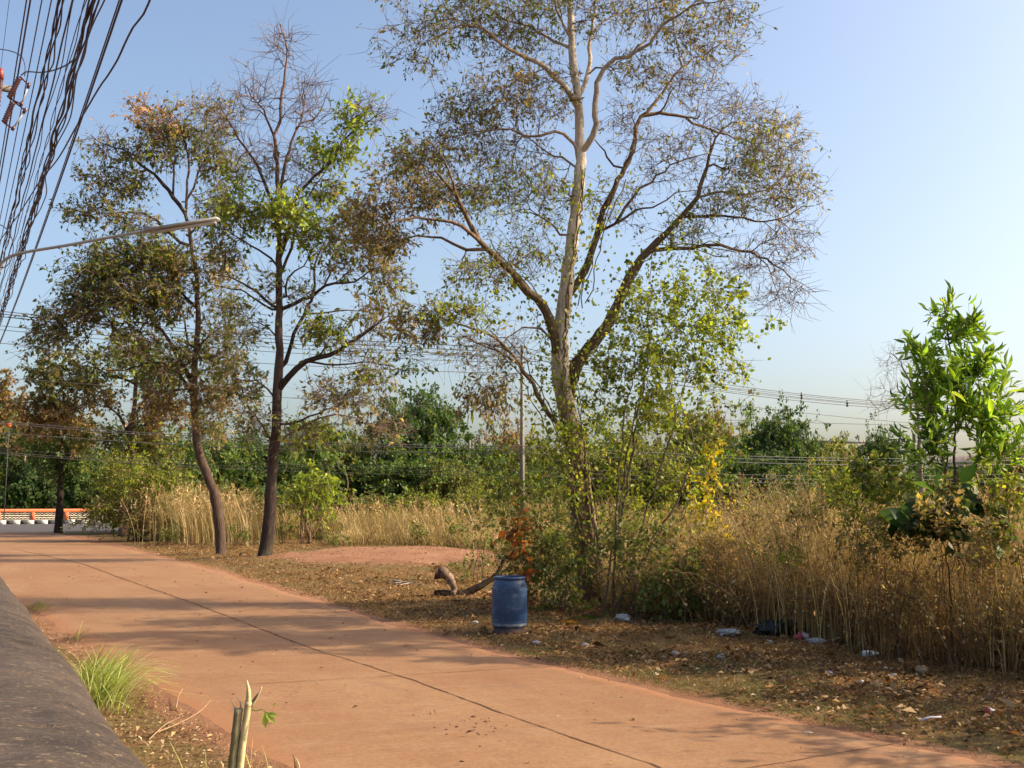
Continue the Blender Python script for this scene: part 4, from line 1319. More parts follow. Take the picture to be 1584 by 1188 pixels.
# small kerbside tree with a straight dark trunk
DS = 65.0
bs = np.array([*P(92, 775, DS)[:2], 0.0])
grow('kerbside_tree', 'small tree with a thin straight dark trunk in front of the orange garden wall', 'tree', bs,
     [dict(p=np.vstack([bs - [0, 0, 0.2], [P(x, y, DS) for x, y in [(92, 800), (93, 770), (94, 740), (95, 710), (96, 680)]]]), r0=0.27, r1=0.1, c=np.array((0.05, 0.035, 0.028)), c1=None, jit=0.015)],
     [B(95, 705, 34, 36, DS, 90, **Y_(nl=12, pal=P_FARG, clumps=9)), B(60, 690, 26, 22, DS, 34, **Y_(nl=10, pal=P_FARG)), B(120, 670, 30, 24, DS, 34, **Y_(nl=10, pal=P_FARB)), B(85, 655, 30, 18, DS, 24, **Y_(nl=10, pal=P_RUST))],
     step=0.4, tip=0.012)

# big rounded bush beside the junction
db = 52.0
shrub('roadside_bush', 'large rounded yellow green bush with a brown shaded base beside the road junction', 'bush', 215, 0, db,
      [B(225, 745, 62, 38, db, 150, **Y_(nl=13, pal=P_YG, clumps=16, size=0.17, aspect=0.35)), B(185, 795, 44, 28, db - 0.8, 90, **Y_(nl=12, pal=P_OLIVE, clumps=10, size=0.15, aspect=0.35)),
       B(245, 795, 48, 26, db - 0.4, 80, **Y_(nl=11, pal=P_RUST, clumps=10, size=0.14, aspect=0.3))], nstem=16, r0=0.05, step=0.4, tip=0.008, col=(0.2, 0.12, 0.07))
shrub('roadside_bush', 'smaller bright yellow green bush just right of the dark straight trunk', 'bush', 478, 0, 47,
      [B(482, 768, 44, 30, 47, 80, **Y_(nl=11, pal=P_BRIGHT, clumps=9, size=0.16, aspect=0.5))], nstem=8, r0=0.04, step=0.4, tip=0.008)
shrub('roadside_bush', 'upright green leafy bush close behind the bright yellow green one', 'bush', 500, 0, 52,
      [B(492, 700, 26, 45, 52, 60, **Y_(nl=12, pal=P_GREEN, clumps=7, size=0.2, aspect=0.6))], nstem=6, r0=0.05, step=0.4, tip=0.008)

# ------------------------------------------------------------------ young trees at the right
DY = 13.4
by = np.array([*P(1478, 775, DY)[:2], 0.0])
by[2] = float(gh(by[0], by[1]))
C1 = (0.16, 0.11, 0.08)
limbs = [
    dict(p=np.vstack([by - [0, 0, 0.1], [P(x, y, DY) for x, y in [(1480, 800), (1478, 740), (1477, 690), (1478, 640), (1476, 590), (1470, 540), (1462, 490), (1458, 460)]]]), r0=0.028, r1=0.007, c=np.array(C1), c1=None, jit=0.008),
    L([(1480, 800), (1460, 740), (1466, 700), (1450, 655), (1432, 610), (1420, 570)], DY, 0.016, 0.006, C1, None, -0.3, jit=0.008, root=False),
    L([(1482, 800), (1500, 750), (1516, 700), (1519, 650), (1516, 600), (1508, 560)], DY, 0.018, 0.006, C1, None, 0.2, jit=0.008),
    L([(1519, 660), (1535, 625), (1548, 600)], DY + 0.2, 0.010, 0.004, C1, None, 0.2, jit=0.008),
]
LF = dict(size=0.165, aspect=0.26, ntw=2, tl=0.22, tr=0.003, hang=-0.25, up=0.5, fwd=1.0, tmpl=LANCE, spread=0.012)
def Z_(**k):
    d = dict(LF)
    d.update(k)
    return d
blobs = [
    B(1462, 488, 14, 18, DY, 6, **Z_(nl=4, pal=P_SAP)),
    B(1480, 520, 34, 26, DY, 20, **Z_(nl=5, pal=P_SAP)),
    B(1430, 555, 26, 30, DY, 16, **Z_(nl=5, pal=P_SAP)),
    B(1475, 585, 50, 34, DY, 30, **Z_(nl=6, pal=P_SAP)),
    B(1515, 580, 24, 34, DY + 0.1, 20, **Z_(nl=6, pal=P_SAP)),
    B(1430, 620, 34, 28, DY, 26, **Z_(nl=5, pal=P_SAP)),
    B(1520, 640, 42, 34, DY + 0.1, 26, **Z_(nl=6, pal=P_SAP)),
    B(1550, 615, 16, 24, DY + 0.2, 10, **Z_(nl=5, pal=P_SAP)),
    B(1475, 650, 44, 24, DY, 14, **Z_(nl=5, pal=P_SAP)),
    B(1550, 660, 24, 24, DY, 14, **Z_(nl=5, pal=P_SAP)),
    B(1430, 690, 44, 30, DY - 0.2, 24, **Z_(nl=4, pal=P_TEAK + P_SAP)),
    B(1545, 700, 36, 30, DY, 26, **Z_(nl=5, pal=P_SAP)),
    B(1430, 735, 36, 24, DY - 0.2, 8, **Z_(nl=3, pal=P_SAP)),
]
grow('young_green_tree', 'young tree with long fresh green leaves rising above the tall straw at right', 'tree', by, limbs, blobs,
     step=0.12, tip=0.0035, twigcol=(0.16, 0.12, 0.06), brcol=C1, split=0.014, gnarl=0.12)

DT = 12.5
bt = np.array([*P(1465, 775, DT)[:2], 0.0])
bt[2] = float(gh(bt[0], bt[1]))
TK = dict(size=0.2, aspect=0.62, ntw=2, tl=0.12, tr=0.004, hang=0.1, tmpl=OVAL, spread=0.02, flat=0.35)
def K_(**k):
    d = dict(TK)
    d.update(k)
    return d
grow('broadleaf_sapling', 'low sapling with big rounded dark green leaves in the straw below the young green tree', 'sapling', bt,
     [dict(p=np.array([bt - [0, 0, 0.1], P(1468, 900, DT), P(1462, 850, DT), P(1450, 800, DT)]), r0=0.016, r1=0.006, c=np.array((0.14, 0.09, 0.05)), c1=None, jit=0.01),
      L([(1462, 850), (1500, 835), (1535, 800), (1540, 770)], DT, 0.01, 0.005, (0.14, 0.09, 0.05), None, 0.2, jit=0.01)],
     [B(1425, 800, 36, 24, DT, 14, **K_(nl=2.5, pal=P_TEAK)), B(1470, 765, 24, 14, DT, 7, **K_(nl=2, pal=P_TEAK)), B(1460, 825, 26, 14, DT, 8, **K_(nl=2.2, pal=P_TEAK)),
      B(1530, 790, 26, 22, DT, 9, **K_(nl=2.2, pal=P_TEAK)), B(1550, 830, 30, 14, DT, 8, **K_(nl=2, pal=P_SAP))], step=0.1, tip=0.004, gnarl=0.1, split=0.012)

# far bare tree peeping out behind the young green tree
DB = 46.0
bb = np.array([*P(1425, 775, DB)[:2], 0.0])
grow('bare_tree', 'leafless grey twiggy tree in the distance behind the young green tree', 'tree', bb,
     [dict(p=np.vstack([bb - [0, 0, 0.2], [P(x, y, DB) for x, y in [(1424, 740), (1422, 680), (1420, 640), (1410, 600), (1392, 560), (1380, 545)]]]), r0=0.16, r1=0.02, c=np.array((0.25, 0.2, 0.17)), c1=None, jit=0.03),
      L([(1420, 630), (1440, 590), (1455, 560)], DB, 0.05, 0.02, (0.25, 0.2, 0.17)), L([(1420, 650), (1395, 625), (1372, 632), (1350, 640)], DB, 0.04, 0.012, (0.25, 0.2, 0.17))],
     [B(1388, 560, 30, 28, DB, 34, nl=0, ntw=3, tl=0.8, tr=0.006, pal=P_TAN), B(1375, 615, 34, 24, DB, 26, nl=0, ntw=3, tl=0.8, tr=0.006, pal=P_TAN), B(1440, 570, 24, 30, DB, 20, nl=0, ntw=3, tl=0.8, tr=0.006, pal=P_TAN)],
     step=0.35, tip=0.009, twigcol=(0.3, 0.24, 0.2), brcol=(0.28, 0.22, 0.18), barkmat=M_BARKF, split=0.06)

# ------------------------------------------------------------------ belt of trees beyond the field
def far_tree(name, label, paln, h, w, trunkh, n, nl=17, size=0.27, shape='round', zlo=0.25, cat='tree', group='trees beyond the field', trunkcol=(0.12, 0.09, 0.07), ntw=3, tr=0.02):
    """prototype at the origin: h tall, w half width"""
    limbs = [dict(p=np.array([(0, 0, -0.2), (0.1, 0, h * 0.2), (-0.1, 0.1, h * 0.4), (0.1, 0, h * 0.7)]), r0=h * 0.022, r1=h * 0.006, c=np.array(trunkcol), c1=None, jit=0.05)]
    blobs = []
    if shape == 'round':
        blobs.append(dict(c=np.array([0, 0, h * 0.60]), r=(w * 0.95, w * 0.95, h * 0.37), n=n, clumps=20, pal=paln, nl=nl, size=size, aspect=0.65, ntw=ntw, tl=0.75, tr=tr, hang=0.3, spread=0.14))
        blobs.append(dict(c=np.array([0, 0, h * 0.28]), r=(w * 0.8, w * 0.8, h * 0.2), n=n // 3, clumps=8, pal=paln, nl=nl, size=size, aspect=0.65, ntw=ntw, tl=0.75, tr=tr, hang=0.3, spread=0.14))
    m = 0 if shape == 'round' else 5
    for k in range(m):
        a = 2.4 * k + R.uniform(-0.4, 0.4)
        if shape == 'round':
            z = h * (zlo + (0.86 - zlo) * (k / (m - 1)) ** 0.9)
            rr = w * (0.55 + 0.25 * math.sin(math.pi * (k + 0.6) / m))
            off = w * 0.42 * (1 - (k / m) ** 2)
        else:
            z = h * (zlo + (0.9 - zlo) * k / (m - 1))
            rr = w * (1.0 - 0.8 * k / m)
            off = 0.1
        blobs.append(dict(c=np.array([off * math.cos(a), off * math.sin(a), z]), r=(rr, rr, h * 0.17), n=int(n / m), clumps=7,
                          pal=paln, nl=nl, size=size, aspect=0.65, ntw=ntw, tl=0.75, tr=tr, hang=0.3, spread=0.12))
    return grow(name, label, cat, (0, 0, 0), limbs, blobs, step=0.6, tip=0.02, barkmat=M_BARKF, group=group, brcol=trunkcol, twigcol=trunkcol, split=0.1)

protos = {
    'green': far_tree('broadleaf_tree', '', P_FARG, 9, 4.4, 2, 270),
    'dark': far_tree('broadleaf_tree', '', P_FARD, 9, 4.4, 2, 280),
    'olive': far_tree('broadleaf_tree', '', P_FARO, 9, 4.2, 2, 260),
    'brown': far_tree('broadleaf_tree', '', P_FARB, 8, 3.8, 2, 140, nl=11),
    'bright': far_tree('broadleaf_tree', '', P_YG, 6, 3.6, 1, 110, zlo=0.2),
    'feather': far_tree('feathery_conifer', '', P_FARB, 14, 2.2, 2, 150, nl=9, size=0.4, shape='spire', zlo=0.25),
}
BELT = [  # px, top y, half width px, distance, kind, label
    (8, 578, 26, 108, 'feather', 'tall feathery brownish conifer at the left edge beyond the garden wall'),
    (34, 604, 18, 112, 'feather', 'second feathery conifer, shorter, right of the one at the left edge'),
    (62, 640, 40, 106, 'brown', 'brownish crowned tree above the left end of the garden wall'),
    (-20, 650, 50, 100, 'dark', 'dark tree cut by the left edge beyond the garden wall'),
    (0, 720, 26, 99, 'bright', 'low bright green tree at the left edge right behind the orange wall'),
    (115, 655, 46, 104, 'green', 'green tree behind the thin kerbside trunk and the orange wall'),
    (70, 700, 40, 100, 'dark', 'low dark tree close behind the middle of the orange wall'),
    (160, 700, 40, 101, 'green', 'low green tree behind the end pillar of the orange wall'),
    (235, 660, 60, 96, 'dark', 'dark tree directly behind the big roadside bush'),
    (320, 640, 60, 90, 'green', 'green tree seen to the left of the leaning brown trunk'),
    (375, 670, 55, 84, 'dark', 'dark tree filling the gap between the two roadside trunks'),
    (450, 662, 55, 86, 'green', 'green tree just right of the dark straight trunk'),
    (525, 655, 60, 80, 'olive', 'olive green tree left of the tallest far tree'),
    (560, 700, 40, 74, 'dark', 'low dark tree in front of the tallest far tree'),
    (640, 602, 62, 80, 'dark', 'tallest far tree, a dark rounded crown left of the gap of sky'),
    (632, 680, 60, 72, 'green', 'low green tree at the foot of the tallest far tree'),
    (722, 652, 45, 82, 'green', 'round green tree just right of the gap of sky'),
    (700, 712, 40, 70, 'olive', 'low olive tree under the gap of sky'),
    (785, 648, 45, 84, 'brown', 'brown tinged tree behind the concrete power pole'),
    (800, 700, 55, 74, 'green', 'low green tree right of the concrete power pole foot'),
    (860, 680, 55, 80, 'olive', 'olive tree seen behind the big pale trunk'),
    (930, 650, 55, 84, 'green', 'green tree to the right behind the big pale trunk'),
    (1000, 670, 55, 80, 'olive', 'olive tree behind the airy understorey tree'),
    (1065, 632, 50, 84, 'olive', 'taller olive tree behind the yellow leaved shrub'),
    (1120, 640, 40, 82, 'brown', 'greyish brown tree left of the two dark round crowns'),
    (1160, 632, 40, 76, 'green', 'green crown left of the darkest crown at right'),
    (1212, 636, 44, 72, 'dark', 'darkest round crown, standing alone on the skyline at right'),
    (1150, 700, 60, 68, 'dark', 'low dark tree under the cables right of the thicket'),
    (1262, 690, 40, 84, 'olive', 'low pale olive tree right of the darkest crown'),
    (1310, 678, 38, 90, 'olive', 'flat topped olive tree in front of the far pale building'),
    (1358, 664, 26, 78, 'dark', 'small dark round tree right of the far pale building'),
    (1400, 705, 50, 80, 'green', 'low green tree behind the foot of the young green tree'),
    (1345, 722, 60, 66, 'green', 'low green tree behind the straw left of the young green tree'),
    (1450, 718, 50, 82, 'dark', 'low dark tree seen through the stems of the young green tree'),
    (1575, 690, 50, 80, 'olive', 'olive tree cut by the right edge behind the straw'),
    (1520, 715, 40, 86, 'green', 'low green tree in front of the far peaked roof'),
]
ph = {'green': (9, 4.4), 'dark': (9, 4.4), 'olive': (9, 4.2), 'brown': (8, 3.8), 'bright': (6, 3.6), 'feather': (14, 2.2)}
ph = {k: (v[0], v[1] * 1.0) for k, v in ph.items()}
def leafbox(root):
    o = [c for c in root.children if c.name.startswith('leaves')][0]
    v = np.zeros(len(o.data.vertices) * 3, np.float32)
    o.data.vertices.foreach_get('co', v)
    v = v.reshape(-1, 3)
    return float(np.percentile(v[:, 2], 99.3)), float(np.percentile(np.abs(v[:, 0]), 96))
ph = {k: leafbox(v) for k, v in protos.items()}
for k, (px, ty, hw, d, kind, lab) in enumerate(BELT):
    if px > 200:
        for _ in range(6):
            d = min(d, near_edge(P(px, ty, d)[0]) - 2.5)
    top = P(px, ty, d)
    z = top[2]
    h0, w0 = ph[kind]
    sz = z / h0
    sx = (hw * 1.06 * d / F) / w0
    copy_tree(protos[kind], (top[0], d, 0), R.uniform(0, 6.28), (sx, sx, sz), lab)
for p in protos.values():
    for ch in list(p.children):
        bpy.data.objects.remove(ch)
    bpy.data.objects.remove(p)

for (px, d, cy, rx, ry, pl, lab) in [(455, 56, 778, 26, 12, P_GREEN, 'low green bush at the back of the golden field behind the dark trunk'), (590, 58, 782, 40, 10, P_OLIVE, 'low spreading olive bush at the back of the golden field left of the sky gap'),
                                     (655, 57, 780, 34, 12, P_YG, 'low yellow green bush at the back of the golden field under the sky gap'), (735, 55, 778, 36, 13, P_YG, 'low yellow green bush at the back of the field left of the power pole'), (380, 57, 778, 26, 10, P_OLIVE, 'low olive bush at the back of the field between the two roadside trunks')]:
    shrub('field_bush', lab, 'bush', px, 0, d, [B(px, cy, rx, ry, d, 60, **Y_(nl=10, pal=pl, clumps=9, size=0.15, aspect=0.5))], nstem=8, r0=0.03, step=0.4, tip=0.008, group='bushes at the back of the golden field')

# forked pale tree and low mass behind the garden wall
bf = np.array([*P(34, 775, 99)[:2], 0.24])
grow('forked_pale_tree', 'thin pale forked trunk rising right behind the orange wall at left', 'tree', bf,
     [dict(p=np.vstack([bf, [P(x, y, 99) for x, y in [(34, 780), (35, 765), (33, 755), (28, 745), (27, 725), (25, 712), (18, 705)]]]), r0=0.33, r1=0.1, c=np.array((0.42, 0.29, 0.22)), c1=None, jit=0.03),
      L([(34, 760), (36, 735), (37, 715), (40, 700), (45, 690)], 99, 0.24, 0.1, (0.42, 0.29, 0.22))],
     [B(30, 690, 26, 18, 99, 40, nl=7, ntw=3, tl=1.0, tr=0.015, size=0.3, aspect=0.6, pal=P_FARB, hang=0.3)], step=0.7, tip=0.03, barkmat=M_BARKF)
lf = MB()
n = 36000
xs = R.uniform(-75, 62, n)
xs = np.concatenate([R.uniform(-80, -36, n // 3), R.uniform(-22.5, 62, n - n // 3)])
yb = np.where(xs < -36, CRY + (xs - CRX) * 0.55 + 9 + R.normal(0, 1.5, n), near_edge(xs) - 5 + R.normal(0, 2.2, n))
hmax = 2.2 + 1.8 * vnoise(xs * 0.22, xs * 0)
z = hmax * (R.random(n) ** 0.7)
put_leaves(lf, np.stack([xs, yb, z], -1), nrm(R.normal(0, 1, (n, 3))), 0.45, 0.7, pal(P_FARD, n))
o = lf.build('undergrowth', M_LEAF, origin=(0, 90, 0))
tag(o, 'dark green undergrowth between the far tree trunks', kind='stuff')
# ------------------------------------------------------------------ grasses
def pip(x, y, poly):
    poly = np.asarray(poly)[:, :2]
    c = np.zeros(len(x), bool)
    n = len(poly)
    for i in range(n):
        x0, y0 = poly[i]
        x1_, y1_ = poly[i - 1]
        if y0 == y1_:
            continue
        m = ((y0 > y) != (y1_ > y)) & (x < (x1_ - x0) * (y - y0) / (y1_ - y0) + x0)
        c ^= m
    return c

def sample_poly(poly, n, dens=None):
    poly = np.asarray(poly)[:, :2]
    lo, hi = poly.min(0), poly.max(0)
    out = []
    tot = 0
    while tot < n:
        q = lo + (hi - lo) * R.random((n * 2, 2))
        k = pip(q[:, 0], q[:, 1], poly)
        if dens is not None:
            k &= R.random(len(q)) < dens(q[:, 0], q[:, 1])
        q = q[k]
        out.append(q)
        tot += len(q)
    return np.concatenate(out)[:n]

def blades(mb, xy, h, w, lean, cb, ct, k=3, z0=None, az=None, curl=1.8):
    n = len(xy)
    z = gh(xy[:, 0], xy[:, 1]) if z0 is None else np.full(n, z0)
    a = R.uniform(0, 2 * np.pi, n) if az is None else az
    ld = np.stack([np.cos(a), np.sin(a), np.zeros(n)], -1)
    fa = R.uniform(0, np.pi, n)
    wd = np.stack([np.cos(fa), np.sin(fa), np.zeros(n)], -1)
    base = np.stack([xy[:, 0], xy[:, 1], z - 0.02], -1)
    rows, cols = [], []
    lean = np.broadcast_to(lean, (n,))
    for i in range(k + 1):
        s = i / k
        p = base + ld * (lean * h * s ** curl)[:, None]
        p[:, 2] += h * s * np.sqrt(np.clip(1 - (0.55 * lean * s) ** 2, 0.15, 1))
        ww = (w * (1 - 0.75 * s))[:, None] * wd * 0.5
        c = cb * (1 - s) + ct * s
        rows += [p - ww, p + ww]
        cols += [c, c]
    V = np.stack(rows, 1)
    C_ = np.stack(cols, 1)
    m = 2 * (k + 1)
    f = np.array([(2 * i, 2 * i + 1, 2 * i + 3, 2 * i + 2) for i in range(k)])
    Fq = (f[None] + (np.arange(n) * m)[:, None, None]).reshape(-1, 4)
    mb.add(V.reshape(-1, 3), Fq, C_.reshape(-1, 3))
    return rows[-1] + (rows[-2] - rows[-1]) * 0.5, ld

def heads(mb, tips, n_per, size, paln, length=0.25):
    n = len(tips)
    k = np.repeat(np.arange(n), n_per)
    s = R.random(len(k))
    O = tips[k] + R.normal(0, 0.012, (len(k), 3)) - np.array([0, 0, 1]) * (s * length)[:, None]
    D = nrm(R.normal(0, 0.5, (len(k), 3)) + [0, 0, 0.8])
    put_leaves(mb, O, D, size * np.exp(R.normal(0, 0.25, len(k))), 0.3, pal(paln, len(k)))

G_GOLD = [(0.46, 0.335, 0.155, 3), (0.34, 0.23, 0.10, 2), (0.54, 0.42, 0.22, 1.2), (0.24, 0.23, 0.08, 0.9)]
G_BROWN = [(0.23, 0.11, 0.045, 3), (0.31, 0.175, 0.075, 2), (0.13, 0.062, 0.028, 2)]
G_TAN = [(0.52, 0.36, 0.18, 3), (0.38, 0.24, 0.11, 2), (0.62, 0.48, 0.28, 1.4), (0.25, 0.24, 0.08, 0.8)]
G_STRAW = [(0.46, 0.33, 0.17, 3), (0.36, 0.24, 0.11, 3), (0.22, 0.14, 0.06, 2), (0.6, 0.47, 0.28, 0.7)]
G_GREEN = [(0.17, 0.18, 0.05, 3), (0.26, 0.24, 0.08, 2), (0.11, 0.12, 0.03, 1)]

FIELD = np.array([G(*p) for p in [(238, 838), (300, 841), (400, 838), (480, 834), (530, 848), (600, 846), (680, 850), (740, 858), (800, 866), (860, 885), (980, 900), (1130, 905)]])
FIELD = np.vstack([FIELD, [(14.0, 30, 0), (24, 46, 0), (22, 62, 0), (-22.5, 62, 0)]])
mb = MB()
n = 62000
den = lambda x, y: 0.25 + 0.75 * (vnoise(x * 0.5, y * 0.5) > 0.42)
xy = sample_poly(FIELD, n, den)
px_ = 792 + F * xy[:, 0] / xy[:, 1]
hloc = (0.55 + 1.15 * vnoise(xy[:, 0] * 0.35 + 5, xy[:, 1] * 0.35)) * np.interp(px_, [200, 300, 420, 520, 760, 900], [1.45, 1.5, 1.35, 0.9, 1.0, 1.0])
back = np.clip((xy[:, 1] - 38) / 14, 0.45, 1.15)
h = hloc * back * R.uniform(0.55, 1.25, n) + 0.15
pn = vnoise(xy[:, 0] * 0.8 + 2, xy[:, 1] * 0.5)
cb = pal(G_GOLD, n, 0.3) * (0.65 + 0.6 * pn)[:, None]
gr_ = (vnoise(xy[:, 0] * 0.45 + 20, xy[:, 1] * 0.3) > 0.62) & (R.random(n) < 0.6)
cb[gr_] = pal(G_GREEN, int(gr_.sum()), 0.3) * 1.1
h = h * (0.62 + 0.75 * vnoise(xy[:, 0] * 1.1 + 30, xy[:, 1] * 0.6))
tips, _ = blades(mb, xy, h, np.full(n, 0.032), np.abs(R.normal(0.5, 0.42, n)), cb * 0.75, cb)
s_ = R.random(n) < 0.22
heads(mb, tips[s_], 5, 0.09, G_GOLD, 0.4)
n = 26000
xy = sample_poly(FIELD, n, lambda x, y: np.clip(1.6 * np.exp(-np.maximum(y - 40, 0) / 6.0), 0.1, 1) * (0.2 + 0.8 * (vnoise(x * 0.9 + 8, y * 0.9) > 0.45)))
cb = pal(G_GOLD + G_GREEN[:1] + G_BROWN[:1], n, 0.35)
blades(mb, xy, R.uniform(0.2, 0.85, n), np.full(n, 0.032), R.uniform(0.4, 1.8, n), cb * 0.8, cb, k=3)
tag(mb.build('tall_golden_grass', M_GRASS, origin=(0, 50, 0)), 'tall golden dry grass covering the field beyond the roadside trees', kind='stuff')

# right hand thicket of brown straw and dead stems
TF = [(945, 948), (1000, 958), (1060, 968), (1150, 973), (1250, 986), (1350, 1007), (1450, 1030), (1584, 1046), (1750, 1062), (2000, 1075), (2500, 1080)]
FR = np.array([G(*p) for p in TF])
THK = np.vstack([FR, [(19, 16, 0), (19, 32, 0), (3.5, 30, 0), (2.2, 23, 0)]])
def frontdist(x, y):
    px = 792 + F * x / y
    fy = np.interp(px, [p[0] for p in TF], [p[1] for p in TF])
    yf = HC * F / np.maximum(fy - 775, 1)
    return y - yf
mb = MB()
n = 72000
den = lambda x, y: np.clip(1.25 * np.exp(-np.maximum(frontdist(x, y), 0) / 4.5), 0.12, 1) * (0.25 + 0.75 * (vnoise(x * 1.3, y * 1.3) > 0.35))
xy = sample_poly(THK, n, den)
px_ = 792 + F * xy[:, 0] / xy[:, 1]
fd = frontdist(xy[:, 0], xy[:, 1])
hmax_ = np.interp(px_, [900, 1000, 1090, 1170, 1230, 1300, 1500, 1700], [0.75, 1.05, 1.35, 1.6, 1.95, 1.95, 1.9, 1.9])
h = hmax_ * np.clip(0.45 + fd * 0.45, 0.4, 1.0) * (0.7 + 0.5 * vnoise(xy[:, 0] * 0.9, xy[:, 1] * 0.9)) * R.uniform(0.35, 1.15, n)
cb = pal(G_BROWN, n, 0.4)
ct = pal(G_TAN, n, 0.4)
lean = np.abs(R.normal(0.2, 0.24, n)) + 0.35 * vnoise(xy[:, 0] * 1.5 + 3, xy[:, 1] * 1.5)
wild = R.random(n) < 0.34
lean = np.where(wild, R.uniform(0.4, 1.5, n), lean)
tips, _ = blades(mb, xy, h, R.uniform(0.005, 0.014, n), lean, cb, ct, k=4, curl=1.5)
s_ = R.random(n) < 0.16
heads(mb, tips[s_], 5, 0.035, G_TAN, 0.22)
# small dead leaves clinging to the stems
m = 90000
k = R.integers(0, n, m)
f = R.random(m) ** 0.8
O = np.stack([xy[k, 0], xy[k, 1], gh(xy[k, 0], xy[k, 1])], -1) * (1 - f)[:, None] + tips[k] * f[:, None] + R.normal(0, 0.03, (m, 3))
put_leaves(mb, O, nrm(R.normal(0, 1, (m, 3)) + [0, 0, -0.4]), 0.05 * np.exp(R.normal(0, 0.3, m)), 0.4, np.where((R.random(m) < 0.75)[:, None], pal(P_RUST, m), pal(G_TAN, m)))
# arching pale dead stems
for k_ in range(120):
    px = R.uniform(1000, 1420)
    d = HC * F / (np.interp(px, [q_[0] for q_ in TF], [q_[1] for q_ in TF]) - 775) + abs(R.normal(0.2, 0.9)) - 0.15
    b_ = np.array([(px - 792) / F * d, d, 0.0])
    az_, ln_ = R.uniform(0, 6.28), R.uniform(0.8, 1.7)
    q_ = np.array([b_, b_ + [math.cos(az_) * ln_ * 0.22, math.sin(az_) * ln_ * 0.15, ln_ * 0.42], b_ + [math.cos(az_) * ln_ * 0.62, math.sin(az_) * ln_ * 0.4, ln_ * 0.66], b_ + [math.cos(az_) * ln_ * 1.0, math.sin(az_) * ln_ * 0.7, ln_ * R.uniform(0.45, 0.85)]])
    q_, t_ = catmull(q_, 0.12)
    mb.tube(q_ + R.normal(0, 0.012, q_.shape), 0.0045 * (1 - 0.6 * t_), 4, tuple(np.array([0.50, 0.34, 0.19]) * R.uniform(0.5, 1.15)), cap=False)
tag(mb.build('dead_straw', M_GRASS, origin=(5, 14, 0)), 'dense brown dead stems and straw along the right side of the verge', kind='stuff')

# dead twiggy shrubs tangled in the straw
DEADS = [(1010, 18.0, 905, 46, 34), (1075, 17.2, 900, 46, 40), (1140, 16.6, 900, 50, 44), (1200, 15.9, 905, 50, 44), (1255, 15.2, 900, 46, 50), (1310, 14.4, 915, 50, 50), (1385, 13.4, 930, 54, 50), (1440, 12.9, 900, 54, 60), (1530, 12.3, 930, 54, 60), (1170, 16.9, 850, 50, 30), (1260, 15.6, 845, 54, 34)]
for k, (px, d, cy, rx, ry) in enumerate(DEADS):
    for bpal in (1,):
        shrub('dead_shrub', ['first', 'second', 'third', 'fourth', 'fifth', 'sixth', 'seventh', 'eighth', 'ninth'][k] + ' dead twiggy shrub from the left along the front of the straw' if k < 9 else ['dead twiggy shrub behind the front row, left of its twin', 'dead twiggy shrub behind the front row, right of its twin'][k - 9], 'shrub', px, 0, d,
              [B(px, cy, rx, ry, d, 46, pal=P_RUST + G_TAN, nl=3.0, size=0.05, aspect=0.45, ntw=4, tl=0.32, tr=0.0032, hang=0.6, clumps=9)], nstem=6, col=(0.25, 0.155, 0.085), r0=0.011, step=0.12, tip=0.0028, group='dead shrubs in the straw', gnarl=0.3)

# feathery tall plumes standing over the straw
mb = MB()
pts = []
for (px, d, hh_, cnt) in [(1215, 15.5, 2.35, 60), (1250, 15.0, 2.3, 90), (1290, 14.5, 2.1, 60), (1300, 17, 2.75, 16), (1345, 14.0, 2.0, 60), (1560, 12.5, 2.3, 90), (1580, 14, 2.4, 60), (1185, 17, 2.1, 40), (1150, 17.5, 1.9, 40), (1390, 13.6, 1.95, 40), (1500, 13.6, 2.1, 50), (680, 50, 2.1, 30), (560, 48, 2.1, 40), (700, 46, 2.0, 30), (760, 44, 1.9, 30), (360, 46, 2.6, 90), (290, 48, 2.8, 80), (385, 47, 2.3, 50)]:
    c = P(px, 775, d)
    far = d > 30
    q = c[None, :2] + R.normal(0, 0.28 if not far else 1.0, (cnt, 2))
    hh = hh_ * R.uniform(0.7, 1.05, cnt)
    cc = pal(G_GOLD, cnt)
    tips, _ = blades(mb, q, hh, np.full(cnt, 0.012 if not far else 0.035), np.abs(R.normal(0.25, 0.1, cnt)), cc * 0.8, cc, k=5, az=R.normal(2.9, 0.5, cnt) if px < 1230 else None)
    heads(mb, tips, 12, 0.05 if not far else 0.12, G_TAN, 0.3 if not far else 0.5)
tag(mb.build('feathery_grass', M_GRASS, origin=(5, 14, 0)), 'clumps of taller feathery straw sticking up from the dead stems', kind='stuff')

